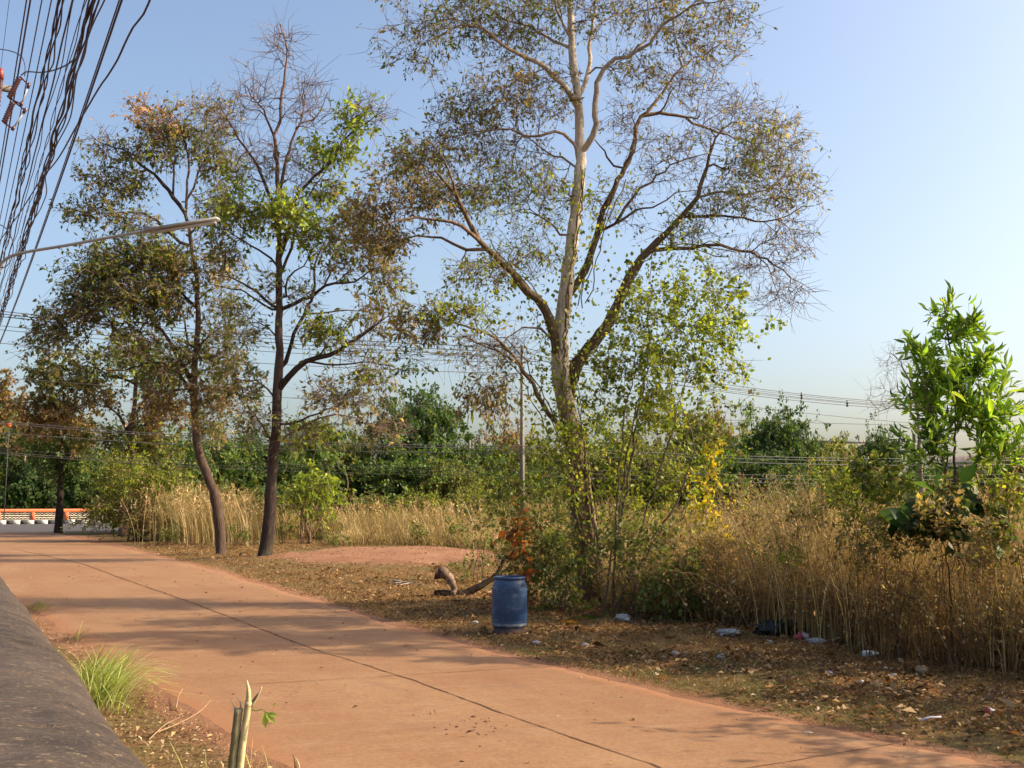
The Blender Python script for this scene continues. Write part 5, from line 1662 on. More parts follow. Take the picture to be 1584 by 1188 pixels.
# leafy weeds among the straw
W_ = dict(ntw=3, tl=0.22, tr=0.0025, hang=0.1)
WEEDS = [
    (1275, 15.6, 745, 30, 30, P_YG, 26, 'yellow green weed between the straw plumes and the far building', 0.06, 0.5),
    (1325, 13.4, 800, 44, 30, P_YG, 30, 'green flecked weed in the middle of the sunlit straw', 0.055, 0.5),
    (1210, 14.9, 850, 46, 26, P_OLIVE, 24, 'olive weed half buried in the left part of the straw', 0.05, 0.5),
    (1380, 12.9, 820, 40, 34, P_OLIVE, 28, 'olive weed half buried in the straw left of the big leaved sapling', 0.055, 0.5),
    (1300, 14.6, 760, 40, 34, P_YG, 30, 'yellow green weed poking out of the straw below the far building', 0.075, 0.55),
    (1345, 14.0, 740, 36, 40, P_OLIVE, 34, 'tall olive weed in the straw left of the young green tree', 0.085, 0.55),
    (1400, 13.4, 770, 40, 36, P_YG, 34, 'yellow green weed in the straw close left of the big leaved sapling', 0.07, 0.55),
    (1245, 15.4, 790, 40, 26, P_OLIVE, 26, 'low olive weed among the leftmost tall straw plumes', 0.06, 0.5),
    (1500, 12.9, 765, 40, 26, P_OLIVE, 22, 'olive weed tangled round the foot of the young green tree', 0.08, 0.55),
    (1560, 12.4, 770, 34, 36, P_YG, 24, 'yellow green weed at the right edge above the straw', 0.075, 0.5),
    (1455, 12.4, 800, 50, 30, P_RUST, 36, 'brown leaved weed behind the big leaved sapling', 0.075, 0.55),
    (1520, 11.9, 850, 56, 34, P_RUST, 30, 'brown weed with a few rusty leaves below the big leaved sapling', 0.06, 0.5),
    (1180, 17.0, 800, 40, 26, P_RUST, 30, 'dry brown weed where the straw starts right of the thicket', 0.06, 0.5),
    (1110, 17.6, 850, 45, 30, P_RUST, 34, 'dry brown weed low in front of the yellow leaved shrub', 0.06, 0.5),
    (1340, 12.9, 850, 50, 34, P_RUST, 30, 'low rust brown weed deep in the straw at right', 0.06, 0.5),
]
for (px, d, cy, rx, ry, pl, n_, lab, sz, asp) in WEEDS:
    shrub('weed', lab, 'weed', px, 0, d, [B(px, cy, rx, ry, d, n_, pal=pl, nl=6, size=sz, aspect=asp, clumps=6, **W_)], nstem=5, col=(0.2, 0.12, 0.06), r0=0.009, step=0.14, tip=0.0025, group='weeds in the straw', gnarl=0.2)
for (px, py_, d, hh_, lab) in [(440, 842, None, 1.1, 'scrubby weed just right of the dark straight trunk'), (520, 852, None, 0.9, 'scrubby weed at the edge of the golden field, left end of the red soil'), (645, 850, None, 1.0, 'greenish weed at the back of the red soil patch'), (700, 852, None, 1.1, 'greenish weed between the red soil and the reddish shrub'), (262, 845, None, 0.9, 'small scrubby weed on the verge left of the leaning tree'), (370, 850, None, 1.0, 'wiry dry weed between the two roadside trunks')]:
    b = G(px, py_)
    d = b[1]
    shrub('weed', lab, 'weed', px, 0, d, [B(px, 775 + F * (HC - hh_ * 0.65) / d, 22, 14, d, 16, pal=P_OLIVE, nl=5, size=0.12, aspect=0.5, ntw=3, tl=0.3, tr=0.006, hang=0.2)], nstem=5, col=(0.2, 0.12, 0.06), r0=0.014, step=0.2, tip=0.005, group='weeds on the verge')

# verge: short dry grass, creeping green, dead leaves
VERGE = np.vstack([[G(1900, 1200)], [np.array([XR(y) + 0.06, y, 0]) for y in np.arange(7.2, 44, 1.5)], [G(238, 836)], FIELD[1:9], [G(860, 950)], FR[:9], [(7.5, 7.2, 0)]])
mb = MB()
n = 150000
def dv(x, y):
    dirt = np.exp(-(((x - DC[0]) / 4.2) ** 2 + ((y - DC[1]) / 5.6) ** 2))
    return np.clip((0.2 + 0.8 * vnoise(x * 1.6, y * 1.6)) * np.clip(15.0 / y, 0.25, 1) - 1.1 * dirt, 0.01, 1)
xy = sample_poly(VERGE, n, dv)
h = R.uniform(0.02, 0.085, n) * (0.6 + 0.9 * vnoise(xy[:, 0] * 2, xy[:, 1] * 2))
rd = roaddist(xy[:, 0], xy[:, 1])
g_ = (rd < 1.9) & (xy[:, 1] < 14.5) & (R.random(n) < 0.75) & (vnoise(xy[:, 0] * 1.1 + 9, xy[:, 1] * 1.1) > 0.35)
cc = np.where(g_[:, None], pal(G_GREEN, n) * 0.85, pal(G_STRAW, n, 0.35) * np.array([0.78, 0.68, 0.60]))
blades(mb, xy, h, np.full(n, 0.007) * np.clip(xy[:, 1] / 12, 1, 2.2), R.uniform(0.4, 1.8, n), cc, cc, k=2)
tag(mb.build('short_dry_grass', M_GRASS, origin=(2, 14, 0)), 'short trampled dry grass with green patches along the verge', kind='stuff')

def flat_litter(mb, xy, size, cols, zoff=0.012, aspect=0.5, tilt=0.35):
    n = len(xy)
    a = R.uniform(0, 2 * np.pi, n)
    X_ = nrm(np.stack([np.cos(a), np.sin(a), R.normal(0, tilt, n)], -1))
    up = nrm(np.stack([R.normal(0, tilt, n), R.normal(0, tilt, n), np.ones(n)], -1))
    Y = nrm(np.cross(up, X_))
    Z = np.cross(X_, Y)
    O = np.stack([xy[:, 0], xy[:, 1], gh(xy[:, 0], xy[:, 1]) + zoff + np.abs(R.normal(0, 0.012, n))], -1)
    S_ = np.stack([size, size * aspect, size * 2.0], -1)
    mb.inst(DIA[0], DIA[1], O, X_, Y, Z, S_, cols)

P_LIT = [(0.22, 0.115, 0.05, 3), (0.33, 0.19, 0.09, 3), (0.46, 0.31, 0.16, 1.6), (0.11, 0.06, 0.03, 3), (0.6, 0.48, 0.34, 0.25)]
mb = MB()
n = 42000
dl_ = lambda x, y: np.clip((0.25 + 0.75 * (vnoise(x * 1.2 + 4, y * 1.2) > 0.4)) * np.clip(14.0 / y, 0.3, 1) * np.clip(roaddist(x, y) / 1.0, 0.15, 1) - 0.9 * np.exp(-(((x - DC[0]) / 4.2) ** 2 + ((y - DC[1]) / 5.6) ** 2)), 0.01, 1)
xy = sample_poly(VERGE, n, dl_)
flat_litter(mb, xy, 0.042 * np.exp(R.normal(0, 0.5, n)), pal(P_LIT, n))
# stray leaves on the road, more along the edges
m = 420
yy2 = R.uniform(6.5, 34, m)
ss = R.random(m)
ss = np.where(R.random(m) < 0.55, ss ** 4, ss)
xx2 = XR(yy2) - 0.1 - ss * (XR(yy2) - XL(yy2) - 0.3)
flat_litter(mb, np.stack([xx2, yy2], -1), 0.038 * np.exp(R.normal(0, 0.4, m)), pal(P_LIT, m), zoff=0.03, tilt=0.15)
tag(mb.build('leaf_litter', M_DRY, origin=(2, 14, 0)), 'fallen brown leaves scattered over the verge and the road edge', kind='stuff')

# strip of straw litter between parapet and road
def wallside(y, a=0.05):
    # x of the road-side face of the parapet at distance y
    return 0.80 + (-0.482 / 0.876) * y + a
WS = [(wallside(y), y, 0) for y in np.arange(3.0, 26, 1.0)] + [(XL(y) - 0.02, y, 0) for y in np.arange(26, 3.0, -1.0)]
mb = MB()
n = 26000
xy = sample_poly(WS, n, lambda x, y: np.clip(10.0 / y, 0.2, 1) * (0.3 + 0.7 * vnoise(x * 3, y * 3)))
cc = pal(G_STRAW, n)
blades(mb, xy, R.uniform(0.015, 0.06, n), np.full(n, 0.005), R.uniform(0.8, 2.6, n), cc, cc, k=2)
n = 7000
xy = sample_poly(WS, n, lambda x, y: np.clip(9.0 / y, 0.2, 1))
flat_litter(mb, xy, 0.035 * np.exp(R.normal(0, 0.4, n)), pal(G_STRAW + [(0.2, 0.11, 0.05, 2)], n), aspect=0.35)
tag(mb.build('straw_litter', M_DRY, origin=(-3, 8, 0)), 'pale chopped straw in the strip between the parapet and the road', kind='stuff')
# straw field edge weeds beside the parapet further up
for (px, py, cnt, hh_, wd_, lab, pl) in [(150, 1072, 850, 0.45, 0.30, 'lush green grass tuft growing against the near parapet', [(0.34, 0.44, 0.07, 3), (0.48, 0.54, 0.16, 3), (0.19, 0.28, 0.04, 2), (0.58, 0.52, 0.26, 1.2)]),
                                   (57, 942, 130, 0.18, 0.28, 'small grass tuft beside the parapet farther up the road', [(0.26, 0.30, 0.06, 3), (0.4, 0.36, 0.12, 2)]),
                                   (118, 990, 24, 0.30, 0.10, 'few thin blades of grass just behind the lush tuft', [(0.3, 0.34, 0.08, 3), (0.45, 0.42, 0.16, 2)])]:
    mb = MB()
    b = G(px, py)
    q = b[None, :2] + R.normal(0, 1, (cnt, 1)) * WD[None, :2] * wd_ * 1.6 + R.normal(0, 1, (cnt, 1)) * WN[None, :2] * wd_ * 0.32
    hh = hh_ * R.uniform(0.5, 1.15, cnt)
    cc = pal(pl, cnt, 0.25)
    blades(mb, q, hh, np.full(cnt, 0.011), R.uniform(0.4, 1.9, cnt), cc * 0.7, cc, k=6, az=np.where(R.random(cnt) < 0.2, R.uniform(-3, 3, cnt), R.normal(0.1, 0.75, cnt)), z0=0.0, curl=1.7)
    o = mb.build('grass_tuft', M_GRASS, origin=b)
    tag(o, lab, 'grass tuft', 'grass tufts along the parapet')

# roadside trees just past the right edge of the view: their shade falls over the verge and the road
bx = np.array([12.8, 15.6, 0.0])
grow('shade_tree', 'tall tree standing past the right edge whose crown shades the barrel', 'tree', bx,
     [dict(p=np.array([bx - [0, 0, 0.2], bx + [0.1, 0, 3.0], bx + [-0.2, 0.1, 6.0], bx + [0.1, 0, 11.5]]), r0=0.2, r1=0.04, c=np.array(MID), c1=None, jit=0.03)],
     [dict(c=bx + [-0.4, -0.2, 9.4], r=(2.3, 1.5, 1.3), n=150, clumps=9, pal=P_OLIVE, nl=10, size=0.13, aspect=0.6, ntw=3, tl=0.5, tr=0.006),
      dict(c=bx + [0.2, 0.4, 11.2], r=(2.2, 1.4, 1.2), n=120, clumps=8, pal=P_OLIVE, nl=10, size=0.13, aspect=0.6, ntw=3, tl=0.5, tr=0.006)], step=0.35)
for (bx, hgt, rad, lab) in [((8.5, 7.9, 0), 4.3, 1.8, 'leaning sparse tree just past the right edge, closest to the road'), ((8.9, 10.3, 0), 4.4, 1.7, 'sparse roadside tree just past the right edge, second from the road'), ((10.6, 12.6, 0), 3.6, 1.5, 'leafy roadside tree just past the right edge behind the straw'), ((9.8, 15.8, 0), 3.4, 1.3, 'farthest of the trees just past the right edge in the straw')]:
    bx = np.array(bx)
    grow('shade_tree', lab, 'tree', bx,
         [dict(p=np.array([bx - [0, 0, 0.2], bx + [0.1, 0, hgt * 0.3], bx + [-0.1, 0.1, hgt * 0.6], bx + [0.1, 0, hgt * 0.9]]), r0=0.10, r1=0.02, c=np.array(MID), c1=None, jit=0.02)],
         [dict(c=bx + [0.1, 0.2, hgt * 0.45], r=(rad * 0.8, rad, hgt * 0.25), n=90, clumps=11, pal=P_OLIVE, nl=10, size=0.11, aspect=0.6, ntw=3, tl=0.4, tr=0.004),
          dict(c=bx + [0.1, 0.2, hgt * 0.8], r=(rad * 0.8, rad, hgt * 0.2), n=70, clumps=9, pal=P_OLIVE, nl=10, size=0.11, aspect=0.6, ntw=3, tl=0.4, tr=0.004)], step=0.2)
# ------------------------------------------------------------------ blue barrel
bb_ = G(788, 981)
root = empty('plastic_barrel', bb_, 'open topped blue plastic barrel with a dirty pale band near its foot', 'barrel')
BR_ = 0.272
BH = 0.86
t = NT('blue_plastic')
co = t.coords()
n1 = t.noise(3.5, 6, 0.6, t.coords((1, 1, 2.4)))
n2 = t.noise(22, 6, 0.7, co)
n3 = t.noise(1.0, 7, 0.7, t.coords((14, 14, 2)))
c = t.mix(t.ramp(n1, [(0.40, 0.0), (0.62, 1.0)]), (0.008, 0.032, 0.085), (0.014, 0.055, 0.14))
c = t.mix(t.ramp(n3, [(0.5, 0.0), (0.7, 0.5)]), c, (0.02, 0.035, 0.075))
c = t.mix(t.ramp(n2, [(0.56, 0.0), (0.7, 0.7)]), c, (0.11, 0.13, 0.16))
zz = t.n('SeparateXYZ', ins={0: t.n('TexCoord').outputs['Object']}).outputs[2]
mud = t.math('SUBTRACT', t.math('MULTIPLY', n1, 0.55), t.math('MULTIPLY', zz, 1.3))
c = t.mix(t.ramp(mud, [(0.05, 0.0), (0.25, 0.85)]), c, (0.22, 0.13, 0.08))
c = t.mix(t.ramp(n1, [(0.58, 0.0), (0.66, 0.35)]), c, (0.16, 0.16, 0.15))
M_BLUE = t.done(t.bsdf(c, 0.42, 0.5, t.bump(t.math('ADD', n2, t.math('MULTIPLY', n1, 3.0)), 0.25, 0.01)))
prof = [(0.02, 0.01), (BR_ * 0.80, 0.012), (BR_ * 0.875, 0.03), (BR_ * 0.90, 0.07), (BR_ * 0.905, 0.12), (BR_ * 0.97, 0.135), (BR_ * 0.985, 0.15), (BR_ * 0.985, 0.172), (BR_ * 0.965, 0.187),
        (BR_ * 0.99, 0.25), (BR_, 0.36), (BR_ * 1.0, 0.48), (BR_ * 0.995, 0.60), (BR_ * 0.975, 0.68), (BR_ * 0.93, 0.745), (BR_ * 0.875, 0.785), (BR_ * 0.845, 0.805), (BR_ * 0.84, BH - 0.012),
        (BR_ * 0.80, BH - 0.012), (BR_ * 0.805, 0.80), (BR_ * 0.9, 0.70), (BR_ * 0.955, 0.5), (BR_ * 0.94, 0.2), (BR_ * 0.8, 0.03), (0.02, 0.025)]
mb = MB()
mb.lathe(prof, 48, bb_)
V = mb.V[0]
# dents
for (az, z, dep, sr, sz) in [(-0.55, 0.68, 0.045, 0.30, 0.06), (-1.35, 0.62, 0.03, 0.55, 0.05), (-0.35, 0.44, 0.012, 0.35, 0.12), (-2.4, 0.5, 0.010, 0.5, 0.16)]:
    r_ = V - bb_
    a = np.arctan2(r_[:, 1], r_[:, 0])
    da = (a - az + np.pi) % (2 * np.pi) - np.pi
    k = np.exp(-(da / sr) ** 2 - ((r_[:, 2] - z) / sz) ** 2) * dep
    V[:, 0] -= np.cos(a) * k
    V[:, 1] -= np.sin(a) * k
barrel_body = mb.build('body', M_BLUE, root, smooth=True)
mb = MB()
rp = [(BR_ * 0.845, BH - 0.042), (BR_ * 0.885, BH - 0.036), (BR_ * 0.90, BH - 0.018), (BR_ * 0.885, BH), (BR_ * 0.835, BH + 0.003), (BR_ * 0.80, BH - 0.008), (BR_ * 0.80, BH - 0.03)]
mb.lathe(rp, 48, bb_)
mb.build('rim', M_BLUE, barrel_body, smooth=True)
M_BAND = plain('dirty_band', (0.16, 0.18, 0.20), 0.85, 0.2, 0.5, 30)
mb = MB()
a = np.linspace(-math.pi * 0.93, -math.pi * 0.12, 60)
z0_ = 0.142 + 0.004 * np.sin(a * 9)
z1_ = 0.176 + 0.006 * vnoise(a * 6, a * 0 + 3)
r_ = BR_ * 0.99
V = np.concatenate([np.stack([bb_[0] + np.cos(a) * r_, bb_[1] + np.sin(a) * r_, z0_], -1), np.stack([bb_[0] + np.cos(a) * r_, bb_[1] + np.sin(a) * r_, z1_], -1)])
k = np.arange(59)
mb.add(V, np.stack([k, k + 1, k + 61, k + 60], -1))
mb.build('band', M_BAND, barrel_body, smooth=True)

# ------------------------------------------------------------------ fallen branch
bl = G(695, 925)
dl = bl[1]
def LP(x, y, dd=0.0):
    return P(x, y, dl + dd)
root = empty('fallen_branch', bl, 'thick crooked fallen branch with a broken pale end, left of the blue barrel', 'fallen branch')
WG = (0.27, 0.18, 0.125)
WD_ = (0.03, 0.02, 0.015)
mb = MB()
q, t_ = catmull([LP(674, 887), LP(684, 886), LP(693, 892), LP(699, 902), LP(703, 912), LP(700, 919), LP(690, 922), LP(676, 921)], 0.03)
nq = len(q)
lump = 0.8 + 0.5 * vnoise(np.arange(nq) * 0.45, np.arange(nq) * 0 + 2.0)
cq = np.array(WG)[None] * (0.45 + 1.0 * vnoise(np.arange(nq) * 0.6, np.arange(nq) * 0 + 6.0))[:, None]
cq[t_ < 0.12] = (0.10, 0.055, 0.04)
mb.tube(q + R.normal(0, 0.007, q.shape), (0.088 + 0.035 * np.exp(-(t_ / 0.2) ** 2) - 0.02 * t_) * lump, 14, cq)
for kk in range(5):
    i_ = int(R.integers(3, nq - 3))
    mb.tube(np.array([q[i_], q[i_] + R.normal(0, 0.09, 3) + [0, 0, 0.05]]), [0.03, 0.008], 6, (0.2, 0.12, 0.08))
mb.build('curled_end', M_WOODG, root, smooth=True)
mb = MB()
q, t_ = catmull([LP(672, 922, 0.0), LP(700, 923, 0.0), LP(722, 917, 0.1), LP(742, 907, 0.2), LP(758, 897, 0.3), LP(770, 886, 0.4), (LP(777, 872, 0.5)), LP(779, 862, 0.5)], 0.05)
q[:, 2] = np.maximum(q[:, 2], 0.06)
mb.tube(q + R.normal(0, 0.008, q.shape), 0.11 - 0.075 * t_, 10, WD_)
mb.build('long_limb', M_WOODG, root, smooth=True)
mb = MB()
for pts, r0 in (([LP(672, 921), LP(660, 927), LP(648, 928), LP(636, 934)], 0.03), ([LP(700, 926), LP(706, 934), LP(712, 940)], 0.03), ([LP(770, 886, 0.4), LP(776, 893, 0.35), LP(770, 899, 0.3)], 0.012)):
    q, t_ = catmull(pts, 0.05)
    q[:, 2] = np.maximum(q[:, 2], 0.04)
    mb.tube(q, r0 * (1 - 0.6 * t_), 7, WD_)
    p_ = mb
mb.build('side_twigs', M_WOODG, root, smooth=True)
b = G(630, 905)
root = empty('dead_stick', b, 'thin forked pale stick lying left of the crooked branch', 'stick')
mb = MB()
d_ = b[1]
for pts, r0 in (([P(608, 897, d_ + .3), P(622, 901, d_ + .2), P(632, 908, d_), P(642, 916, d_ - .3), P(655, 918, d_ - .5)], 0.028), ([P(622, 901, d_ + .2), P(612, 904, d_), P(600, 903, d_)], 0.014), ([P(636, 911, d_), P(622, 918, d_ - .4), P(612, 920, d_ - .6)], 0.014)):
    q, t_ = catmull(pts, 0.06)
    q[:, 2] = np.clip(q[:, 2], 0.05, 0.16)
    mb.tube(q, r0 * (1 - 0.5 * t_), 7, (0.5, 0.38, 0.28))
mb.build('stick', M_WOODG, root, smooth=True)

# fallen green banana-like leaves beside the barrel
mb = MB()
for (px, py, az, ln, c) in [(835, 955, 0.2, 0.5, (0.06, 0.11, 0.03)), (845, 950, 2.6, 0.45, (0.10, 0.15, 0.05)), (880, 962, 0.1, 0.6, (0.05, 0.10, 0.03)), (900, 958, 2.2, 0.35, (0.08, 0.13, 0.04)), (860, 968, -0.3, 0.5, (0.22, 0.12, 0.05)), (915, 950, 1.4, 0.3, (0.16, 0.2, 0.07))]:
    b = G(px, py)
    X_ = nrm(np.array([[math.cos(az), math.sin(az), 0.12]]))
    Y = nrm(np.cross([[0.1, 0.2, 1.0]], X_))
    mb.inst(OVAL[0], OVAL[1], b[None] + [[0, 0, 0.03]], X_, Y, np.cross(X_, Y), np.array([[ln, ln * 0.4, ln]]), np.array([c]))
tag(mb.build('cut_leaves', M_LEAF, origin=G(870, 960)), 'large cut green leaves lying right of the blue barrel', 'leaf pile')

# ------------------------------------------------------------------ broken cane in the foreground
dk = 6.4
b = np.array([*P(352, 775, dk)[:2], 0.0])
root = empty('broken_cane', b, 'broken pale double cane stub standing up in the near foreground', 'plant stub')
CN = (0.52, 0.44, 0.22)
CN2 = (0.22, 0.20, 0.10)
def cane(pts, r, col, name, k=10, taper=0.0):
    mb = MB()
    q, t_ = catmull(pts, 0.03)
    node = 1 + 0.10 * (np.abs(((t_ * 5) % 1) - 0.5) > 0.46)
    mb.tube(q, np.asarray(r) * node * (1 - taper * t_), k, col)
    return mb.build(name, M_CANE, root, smooth=True)
M_CANE = plain('cane_skin', (1, 1, 1), 0.55, 0.4, 0.3, 16.0, 0.4, use_attr=True)
cane([b, P(352, 1240, dk), P(362, 1160, dk), P(369, 1096, dk)], 0.026, CN2, 'old_cane')
cane([b + [0.06, 0, 0], P(366, 1240, dk), P(374, 1160, dk), P(384, 1092, dk), P(385, 1085, dk)], 0.022, CN, 'bright_cane')
mb = MB()
q, t_ = catmull([P(384, 1092, dk), P(385, 1078, dk), P(384, 1064, dk), P(382, 1052, dk)], 0.02)
mb.tube(q, 0.021 * (1 - t_) ** 0.8 + 0.002, 8, (0.6, 0.47, 0.22))
mb.build('pointed_tip', M_CANE, root, smooth=True)
mb = MB()
for pts, r0, c in (([P(388, 1094, dk), P(395, 1084, dk), P(401, 1072, dk), P(405, 1062, dk)], 0.010, (0.5, 0.38, 0.2)), ([P(387, 1090, dk), P(394, 1080, dk), P(400, 1072, dk)], 0.008, (0.16, 0.10, 0.05)),
                  ([P(372, 1096, dk), P(372, 1085, dk), P(365, 1079, dk)], 0.006, (0.5, 0.38, 0.2)), ([P(364, 1094, dk), P(360, 1087, dk), P(357, 1081, dk)], 0.006, (0.5, 0.38, 0.2)),
                  ([P(388, 1097, dk), P(397, 1099, dk), P(406, 1097, dk), P(413, 1102, dk), P(420, 1106, dk)], 0.005, (0.18, 0.22, 0.05))):
    q, t_ = catmull(pts, 0.02)
    mb.tube(q, r0 * (1 - 0.6 * t_), 5, c)
mb.build('splinters', M_CANE, root, smooth=True)
lf = MB()
for (x, y, dx, dy, ln) in [(411, 1101, 0.6, -0.6, 0.09), (414, 1103, 0.9, -0.2, 0.07), (410, 1100, 0.1, -1, 0.10), (421, 1091, 0.6, 0.4, 0.03)]:
    X_ = nrm(np.array([[dx, -0.2, dy]]))
    Y = nrm(np.cross([[0.2, -1.0, 0.3]], X_))
    lf.inst(LANCE[0], LANCE[1], P(x, y, dk)[None], X_, Y, np.cross(X_, Y), np.array([[ln, ln * 0.45, ln]]), np.array([(0.35, 0.42, 0.08)]))
lf.build('leaf', M_LEAF, root)
# sprigs round its foot
mb = MB()
for (cx, cnt, dd, hh_) in [(385, 40, 6.6, 0.42), (425, 24, 6.9, 0.36), (330, 16, 6.5, 0.5)]:
    c0 = P(cx, 775, dd)[:2]
    q = c0 + R.normal(0, 0.05, (cnt, 2))
    blades(mb, q, hh_ * R.uniform(0.5, 1.2, cnt), np.full(cnt, 0.009), R.uniform(0.3, 1.3, cnt), pal([(0.2, 0.26, 0.05, 1)], cnt), pal([(0.45, 0.48, 0.14, 2), (0.5, 0.4, 0.18, 1)], cnt), k=6, z0=0.0)
tag(mb.build('grass_tuft', M_GRASS, origin=(*P(385, 775, 6.6)[:2], 0)), 'sprigs of grass round the foot of the broken cane', 'grass tuft')
b = np.array([*P(458, 775, 6.7)[:2], 0])
mb = MB()
q, t_ = catmull([b, P(457, 1220, 6.7), P(457, 1180, 6.7), P(453, 1166, 6.7)], 0.03)
mb.tube(q, 0.017 * (1 - t_) ** 0.6 + 0.002, 7, (0.25, 0.14, 0.06))
q, t_ = catmull([b + [0.02, 0, 0], P(461, 1220, 6.7), P(462, 1182, 6.7), P(458, 1172, 6.7)], 0.03)
mb.tube(q, 0.013 * (1 - t_) ** 0.6 + 0.002, 7, (0.5, 0.36, 0.18))
tag(mb.build('cut_stem', M_CANE, origin=b, smooth=True), 'short pointed brown cut stem at the bottom edge, right of the broken cane', 'plant stub')
# bare twigs on the straw strip
mb = MB()
for px in ([(238, 1140), (280, 1128), (310, 1115), (325, 1103)], [(272, 1100), (276, 1086), (282, 1080)], [(230, 1150), (255, 1132), (278, 1126)]):
    q, t_ = catmull([G(x, y) + [0, 0, 0.03 + 0.03 * i] for i, (x, y) in enumerate(px)], 0.06)
    mb.tube(q, 0.007 * (1 - 0.5 * t_), 5, (0.35, 0.22, 0.12))
tag(mb.build('dead_twigs', M_WOODG, origin=G(270, 1120)), 'thin bare twigs lying on the straw strip left of the broken cane', 'twigs')

# ------------------------------------------------------------------ litter
def crumple(b, size, flat, seed, col, name, label, col2=None, cat='litter', rot=0.0, nu=14, rough=0.35, group='rubbish strewn along the verge'):
    r_ = np.random.default_rng(seed)
    nv = 13
    nu = nu + 8
    rough = rough * 1.25
    size = (size[0] * 0.8, size[1] * 0.8)
    flat = flat * 0.85
    th = np.linspace(0, math.pi, nv)
    ph_ = np.linspace(0, 2 * math.pi, nu, endpoint=False)
    T, H = np.meshgrid(th, ph_, indexing='ij')
    rad = 1 + rough * (r_.random(T.shape) - 0.5) * 2
    rad[0] = rad[0, 0]
    rad[-1] = rad[-1, 0]
    V = np.stack([np.sin(T) * np.cos(H) * rad * size[0], np.sin(T) * np.sin(H) * rad * size[1], np.cos(T) * rad * flat], -1).reshape(-1, 3)
    cr, sr = math.cos(rot), math.sin(rot)
    V = np.stack([V[:, 0] * cr - V[:, 1] * sr, V[:, 0] * sr + V[:, 1] * cr, V[:, 2]], -1)
    V += b + np.array([0, 0, flat * 0.75])
    i, j = np.meshgrid(np.arange(nv - 1), np.arange(nu), indexing='ij')
    f = np.stack([i * nu + j, (i + 1) * nu + j, (i + 1) * nu + (j + 1) % nu, i * nu + (j + 1) % nu], -1).reshape(-1, 4)
    c = np.tile(np.array(col, float), (len(V), 1)) * r_.uniform(0.8, 1.1, (len(V), 1))
    if col2 is not None:
        m = (V[:, 0] - b[0]) * cr > 0
        c[m] = np.array(col2)
    mb = MB()
    mb.add(V, f, c)
    o = mb.build(name, M_ATTR, origin=b)
    return tag(o, label, cat, group)
def GG(x, y):
    g = G(x, y)
    g[2] = float(gh(g[0], g[1]))
    return g
WH = (0.58, 0.57, 0.56)
crumple(GG(962, 969), (0.14, 0.10), 0.07, 1, WH, 'plastic_bag', 'crumpled white plastic bag nearest the foot of the thicket', nu=18, rough=0.45)
crumple(GG(1128, 992), (0.16, 0.12), 0.05, 2, WH, 'plastic_bag', 'flattened white plastic bag left of the black bag', nu=18, rough=0.45)
crumple(GG(1208, 990), (0.42, 0.14), 0.13, 3, (0.025, 0.025, 0.03), 'plastic_bag', 'long glossy black rubbish bag half under the straw', nu=24, rough=0.35, rot=0.12)
crumple(GG(1241, 1000), (0.10, 0.09), 0.07, 4, (0.62, 0.10, 0.12), 'plastic_bag', 'red and white crumpled wrapper below the black bag', col2=(0.75, 0.7, 0.7), nu=16, rough=0.4)
crumple(GG(1262, 1006), (0.15, 0.09), 0.05, 5, (0.5, 0.47, 0.48), 'plastic_bag', 'greyish clear bag touching the red and white wrapper', nu=16, rough=0.4)
crumple(GG(1115, 1024), (0.05, 0.05), 0.035, 6, WH, 'paper_scrap', 'small white scrap below the flattened white bag')
crumple(GG(830, 998), (0.06, 0.045), 0.03, 7, (0.62, 0.62, 0.62), 'paper_scrap', 'pale scrap on the road edge just below the blue barrel')
crumple(GG(735, 968), (0.06, 0.045), 0.035, 8, (0.66, 0.66, 0.66), 'paper_scrap', 'pale scrap in the shade left of the blue barrel')
crumple(GG(1330, 1003), (0.06, 0.04), 0.03, 9, WH, 'paper_scrap', 'white scrap behind the white bottle')
crumple(GG(905, 1003), (0.06, 0.05), 0.035, 10, (0.6, 0.52, 0.42), 'paper_scrap', 'pale tan scrap on the verge right below the barrel')
crumple(GG(1045, 1019), (0.07, 0.06), 0.045, 11, (0.45, 0.33, 0.26), 'stone', 'small pinkish stone left of the small white scrap', cat='stone', rough=0.15)
crumple(GG(1426, 1042), (0.09, 0.07), 0.06, 12, (0.42, 0.28, 0.15), 'stone', 'tan stone at the foot of the shaded straw', cat='stone', rough=0.15)
crumple(GG(1528, 1036), (0.05, 0.04), 0.04, 13, (0.55, 0.07, 0.05), 'wrapper', 'small red wrapper in the dark straw at right')
crumple(GG(1532, 1087), (0.06, 0.04), 0.03, 14, (0.55, 0.42, 0.55), 'wrapper', 'lilac wrapper on the shaded verge at right')
crumple(GG(1531, 1115), (0.055, 0.04), 0.03, 15, (0.6, 0.08, 0.08), 'wrapper', 'red and white wrapper nearest the road at right', col2=WH)
crumple(GG(1382, 1052), (0.06, 0.04), 0.03, 16, (0.5, 0.47, 0.45), 'paper_scrap', 'grey scrap left of the tan stone')
crumple(GG(1283, 1053), (0.05, 0.035), 0.03, 17, (0.6, 0.6, 0.65), 'paper_scrap', 'bluish white scrap in the middle of the shaded verge')
crumple(GG(1333, 1064), (0.03, 0.03), 0.025, 18, WH, 'paper_scrap', 'tiny white scrap right of the bluish white one')
crumple(GG(1192, 1005), (0.035, 0.03), 0.025, 19, WH, 'paper_scrap', 'tiny white scrap below the left end of the black bag')
crumple(GG(1250, 1137), (0.05, 0.03), 0.02, 20, (0.75, 0.6, 0.45), 'paper_scrap', 'pale scrap lying on the road near its right edge')
